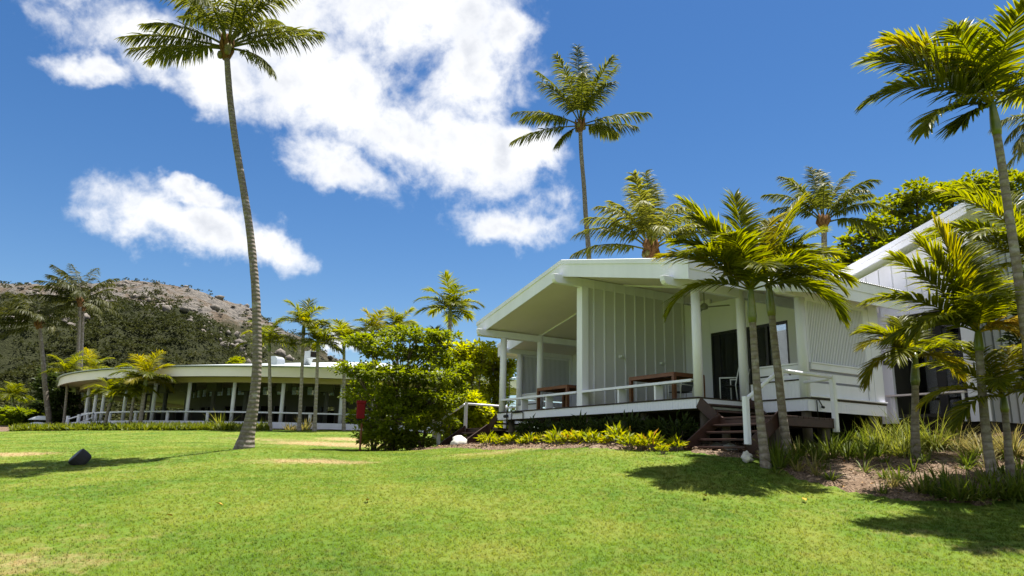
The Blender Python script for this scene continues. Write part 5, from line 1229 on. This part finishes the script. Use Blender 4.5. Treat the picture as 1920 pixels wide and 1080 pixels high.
ORD = ['first', 'second', 'third', 'fourth', 'fifth', 'sixth', 'seventh', 'eighth', 'ninth', 'tenth', 'eleventh', 'twelfth', 'thirteenth', 'fourteenth', 'fifteenth', 'sixteenth', 'seventeenth', 'eighteenth', 'nineteenth', 'twentieth']
ORD += ['twenty ' + o for o in ORD[:9]] + ['thirtieth'] + ['thirty ' + o for o in ORD[:9]] + ['fortieth'] + ['forty ' + o for o in ORD[:9]] + ['fiftieth'] + ['fifty ' + o for o in ORD[:9]] + ['sixtieth'] + ['sixty ' + o for o in ORD[:9]]
front = [(917, 838, 1.15), (940, 836, .8), (963, 838, 1.05), (980, 840, .7), (996, 836, .95), (1018, 839, .9), (1046, 838, 1.25), (1068, 838, .95), (1090, 837, 1.15), (1113, 837, .95), (1135, 838, .8), (1156, 839, 1.35), (1180, 838, .95), (1198, 839, .85), (1219, 838, 1.15), (1240, 838, .55), (1264, 841, .8)]
def bed_p(x, v): # point on bed at photo column x, v metres in front of deck
    best = None
    for u in np.arange(-12, 1.5, .05):
        p = H(u, v); r = p - Vector((0, 0, EYE)); d = r.dot(Vector(_F)); q = 960 + F_PX * r.dot(Vector(_R)) / d
        if best is None or abs(q - x) < best[0]: best = (abs(q - x), p)
    p = best[1]; return Vector((p.x, p.y, gz_fine(p.x, p.y) + .03))
for i, (x, y, s) in enumerate(front):
    leafy_shrub(bed_p(x, -2.05 + .16 * (i % 3) if x < 1250 else -1.35), s * .68, 'croton_leaf', ORD[i] + ' yellow green croton from the left in the front bed', 'crotons in the front bed', n=95, L=.27, W=.078)
for i, x in enumerate((1000, 1032, 1063, 1096, 1128, 1150, 1178, 1205, 1232, 1268)):
    leafy_shrub(bed_p(x, -.75 + .25 * (i % 2)), 1.3 + .25 * (i % 3 == 0), 'dark_shrub_leaf', ORD[i] + ' dark green shrub from the left against the deck edge', 'dark shrubs against the deck', n=240, L=.17, W=.045, name='dark_shrub')
def strap_clump(p, n, L, W, leaf, label, group, droop=1.0, spread=.9, name='strap_plant', cat='plant', rad0=.08, flowers=False):
    root = empty(name, p, 0, label, cat, group)
    th = rng.uniform(0, 2 * math.pi, n); el = np.clip(rng.normal(1.05, .28, n), .25, 1.5); sp = spread
    d = np.stack([np.cos(th) * np.cos(el) * sp, np.sin(th) * np.cos(el) * sp, np.sin(el)], 1)
    rr = rng.random(n) ** .5 * rad0; base = np.stack([np.cos(th) * rr, np.sin(th) * rr, np.full(n, -.02)], 1)
    me = blade_mesh('foliage', base, d, rng.uniform(.6, 1.15, n) * L, rng.uniform(.8, 1.2, n) * W, rng.uniform(.5, 1.4, n) * droop, np.clip(rng.normal(.45, .28, n), 0, 1))
    link_mesh('foliage', me, MATS[leaf], root, kind='stuff'); return root
rb = random.Random(11)
GP = 'strap leaved plants in the right bed'
clumps = []
for i in range(230):
    x = rb.uniform(1440, 1925); y = rb.uniform(845, 945)
    t = (x - 1440) / 480
    if y > 895 + 55 * min(1, t * 1.6) - 3 or y < 838 + 22 * t: continue
    clumps.append((x, y))
for ci, (x, y) in enumerate(sorted(clumps[:68])):
    p = gpx(x, y); p.z += .05; edge = y > 905 and x > 1700
    strap_clump(p, rb.randint(18, 32), rb.uniform(.22, .42) * (1.15 if edge else 1), rb.uniform(.018, .028), 'strap_leaf' if rb.random() < .8 else 'dry_grass_leaf', ORD[ci] + ' small strap leaved plant from the left in the right bed mulch', GP, droop=1.1)
for ci, (x, y, L) in enumerate(sorted(((1455, 868, .5), (1500, 862, .45), (1462, 880, .42), (1550, 850, .55), (1575, 848, .6), (1600, 846, .62), (1625, 850, .55), (1560, 858, .5), (1590, 862, .5), (1620, 866, .48), (1645, 860, .5), (1535, 866, .42)))):
    p = gpx(x, y); p.z += .05
    strap_clump(p, 46, L * 1.05, .034, 'strap_leaf', ORD[ci] + ' upright broad leaved lily from the left below the side wall', 'lilies below the side wall', droop=.8, spread=.8, name='lily_plant', rad0=.14)
for ci, (x, y, L) in enumerate(sorted(((1770, 938, .46), (1800, 942, .5), (1830, 944, .5), (1862, 940, .52), (1890, 940, .5), (1915, 938, .5), (1735, 930, .42), (1905, 925, .45), (1780, 925, .42)))):
    p = gpx(x, y); p.z += .05
    strap_clump(p, 44, L, .032, 'strap_leaf', ORD[ci] + ' dark strap leaved clump from the left along the right lawn edge', 'dark clumps at the lawn edge', droop=1.2, spread=1.1, name='edging_plant', rad0=.12)
for i, (x, Y, L, lf, lab) in enumerate(((1665, 15.3, 1.05, 'fountain_grass_leaf', 'tall arching fountain grass left of the thin yellow palm'), (1705, 15.6, 1.15, 'fountain_grass_leaf', 'tall arching fountain grass right behind the thin yellow palm'), (1745, 15.2, 1.1, 'fountain_grass_leaf', 'fountain grass clump right of the thin yellow palm'), (1635, 15.8, .9, 'fountain_grass_leaf', 'fountain grass clump at the corner of the side wall'), (1790, 15.0, .85, 'dry_grass_leaf', 'straw coloured grass clump in front of the dark glass doors'), (1835, 14.2, .8, 'dry_grass_leaf', 'dry straw grass clump behind the right palm trunk'), (1890, 13.8, .9, 'dry_grass_leaf', 'dry straw grass clump at the right edge'), (1690, 14.6, .8, 'fountain_grass_leaf', 'shorter fountain grass in front of the tall clumps'))):
    p = ground_at(x, Y, 800); p.z += .04
    strap_clump(p, 320, L * .85, .018, lf, lab, 'ornamental grasses beside the wing', droop=1.7, spread=1.2, name='fountain_grass', cat='grass clump', rad0=.22)
# bark chips and fallen leaves
def chips():
    X = rng.uniform(-4, 14, 60000); Y = rng.uniform(9.5, 26, 60000)
    m = in_poly(X, Y, BED_RIGHT) | (in_poly(X, Y, BED_FRONT)); X, Y = X[m][:16000], Y[m][:16000]
    Z = gz_np(X, Y) + vnoise(X, Y, .45, 3.0) * .035 + .075; n = len(X)
    th = rng.uniform(0, 6.283, n); D = np.stack([np.cos(th), np.sin(th), rng.normal(0, .25, n)], 1)
    me = leaf_mesh('bark_chips', np.stack([X, Y, Z], 1), D, rng.uniform(.03, .11, n), rng.uniform(.015, .045, n), rng.random(n), fold=.2)
    tag(link_mesh('bark_chips', me, MATS['bark_chip']), 'brown bark chips and dry leaf litter over the garden beds', 'mulch', kind='stuff')
chips()
# ground cover strip before the pavilion
def far_strip():
    n = 13000; px_ = rng.uniform(-70, 505, n); Yd = rng.uniform(40.0, 44.3, n); keep = ~((px_ > 440) & (rng.random(n) < .6)); px_, Yd = px_[keep], Yd[keep]; n = len(px_)
    a = np.array([sky_dir(x, 805)[0] for x in px_]); X = np.tan(a) * Yd; Y = Yd + np.maximum(0, -X - 19) * .35
    base = np.stack([X, Y, gz_np(X, Y) + .02], 1); th = rng.uniform(0, 6.283, n); el = rng.uniform(.6, 1.45, n)
    d = np.stack([np.cos(th) * np.cos(el), np.sin(th) * np.cos(el), np.sin(el)], 1)
    me = blade_mesh('ground_cover', base, d, rng.uniform(.25, .55, n), rng.uniform(.05, .11, n), rng.uniform(.4, 1.2, n), np.clip(rng.normal(.55, .25, n), 0, 1), 3)
    tag(link_mesh('ground_cover', me, MATS['ground_cover_leaf']), 'strip of leafy green ground cover along the front of the pavilion', 'ground cover', kind='stuff')
far_strip()
for x, Y, L, lf, lab in ((415, 43.2, 1.3, 'fountain_grass_leaf', 'big spiky green clump against the pavilion deck left of the leaning trunk'), (395, 43.5, .9, 'strap_leaf', 'smaller dark spiky clump beside the big one at the pavilion'), (490, 42.6, .7, 'ground_cover_leaf', 'low green clump right of the leaning palm trunk'), (572, 42.8, .9, 'dry_grass_leaf', 'grey dry clump between the slender palms at the pavilion'), (545, 42.8, .5, 'dry_grass_leaf', 'small dry clump left of the slender palm trunk'), (180, 48.5, 1.0, 'strap_leaf', 'dark clump beside the pavilion handrail')):
    p = ground_at(x, Y, 800); strap_clump(p, 90, L, .055, lf, lab, 'clumps against the pavilion deck', droop=.9, rad0=.3, name='spiky_plant')

# ------------------------------------------------------------------ small things on the ground
def rock(name, p, s, mat, label, seed, group=None, rough=.18):
    bm = bmesh.new(); bmesh.ops.create_icosphere(bm, subdivisions=3, radius=1)
    for v in bm.verts:
        n = mnoise.fractal(v.co * 1.3 + Vector((seed * 3.7, 0, 0)), .9, 2.1, 4); v.co *= 1 + n * rough * 1.6; v.co = Vector((v.co.x * s[0], v.co.y * s[1], v.co.z * s[2]))
    me = bpy.data.meshes.new(name); bm.to_mesh(me); bm.free(); o = link_mesh(name, me, MATS[mat], smooth=True); o.location = p; o.rotation_euler = (0, 0, seed); return tag(o, label, 'rock', group)
p = H(-8.5, -1.95); p.z = gz_fine(p.x, p.y); rock('rock', p + Vector((0, 0, .10)), (.30, .26, .24), 'pale_rock', 'rounded pale boulder at the foot of the left stairs', 1)
p = gpx(1401, 866); rock('coral_rock', p + Vector((0, 0, .07)), (.11, .10, .10), 'pale_rock', 'white lump of coral at the lawn edge by the right stairs', 2, rough=.45)
for i, (u, v, s, lab) in enumerate(((.9, -.35, .16, 'grey stone under the right stairs at the left'), (1.25, -.35, .18, 'pale grey stone under the middle of the right stairs'), (.35, -.7, .15, 'pale stone left of the right stair stringer'), (2.1, .4, .16, 'stone under the landing of the right stairs'))):
    q = H(u, v); rock('stone', Vector((q.x, q.y, gz_fine(q.x, q.y) + .08)), (s, s * .8, s * .6), 'pale_rock' if i % 2 else 'grey_rock', lab, 3 + i)
p = ground_at(145, 18.0, 868)
st = empty('garden_stump', p, 0, 'dark tilted drum shaped stump with pale round face on the lawn', 'stump')
ax = Vector((-.55, -.42, .58)).normalized(); c0 = Vector((.13, .1, .02)); L_ = .30
MB().tube([c0, c0 + ax * .06, c0 + ax * L_ * .6, c0 + ax * L_], [.20, .225, .23, .22], 22).build('body', MATS['stump_dark'], st, smooth=False, bevel=.012)
MB().tube([c0 + ax * (L_ + .001), c0 + ax * (L_ + .012)], [.19, .18], 22).build('face', MATS['stump_face'], st)
p = gpx(676, 836, 20, 40); p = ground_at(675, 25.2)
sg = empty('red_post_box', p, rad(18), 'red box on a rusty post beside the layered tree', 'post box')
MB().tube([(0, 0, -.1), (0, 0, .95)], .035, 8).build('post', MATS['rust_post'], sg)
zb = at(670, 785, 25.2).z - p.z; zt = at(670, 752, 25.2).z - p.z
MB().box((-.20, -.09, zb), (.08, .09, zt)).build('box', MATS['red_plastic'], sg, bevel=.03)
MB().box((-.22, -.11, zt - .10), (.10, .11, zt + .02)).build('lid', MATS['red_plastic'], sg, bevel=.02)
for x, y, lab in ((688, 944, 'fallen yellow leaf on the grass in the middle of the lawn'), (410, 951, 'small fallen leaf on the grass left of the lawn centre'), (1322, 936, 'pale fallen leaf on the lawn below the palm shadow'), (317, 973, 'small tan fallen leaf on the lower left lawn'), (1508, 942, 'fallen brown leaf near the right bed edge')):
    q = gpx(x, y); o = MB().add([(0, -.07, .0), (.035, -.01, .02), (0, .08, .008), (-.035, 0, .018), (0, 0, .0)], [(0, 1, 4), (1, 2, 4), (2, 3, 4), (3, 0, 4)]).build('fallen_leaf', MATS['yellow_leaf']); o.location = q + Vector((0, 0, .045)); o.rotation_euler = (.2, .1, x); tag(o, lab, 'leaf', 'fallen leaves on the lawn')
# white boats / loungers far left
for x, y, Y, l, lab in ((83, 784, 57, 1.6, 'white upturned dinghy beyond the lawn at the far left'), (72, 796, 53, 1.3, 'pale grey upturned dinghy nearer the hedge at the far left')):
    q = at(x, y, Y); g = gz(q.x, q.y); o = empty('dinghy', (q.x, q.y, g), rad(8), lab, 'boat', 'upturned dinghies far left'); V = []; Fq = []; n = 14; k = 8
    for i in range(n + 1):
        t = i / n * 2 - 1; w = .42 * (1 - abs(t) ** 2.6) + .01
        for j in range(k + 1):
            a = math.pi * j / k; V.append((t * l * .72, math.cos(a) * w, .05 + math.sin(a) * w * .75 + max(q.z - g - .2, 0)))
    for i in range(n):
        for j in range(k): a = i * (k + 1) + j; Fq.append((a, a + 1, a + k + 2, a + k + 1))
    MB().add(V, Fq).build('hull', MATS['boat_white'], o, smooth=True); hz = max(q.z - g - .2, 0)
    for s in (-.5, .5): MB().box((s - .05, -.3, 0), (s + .05, .3, .08 + hz)).build('trestle', MATS['grey_timber'], o)
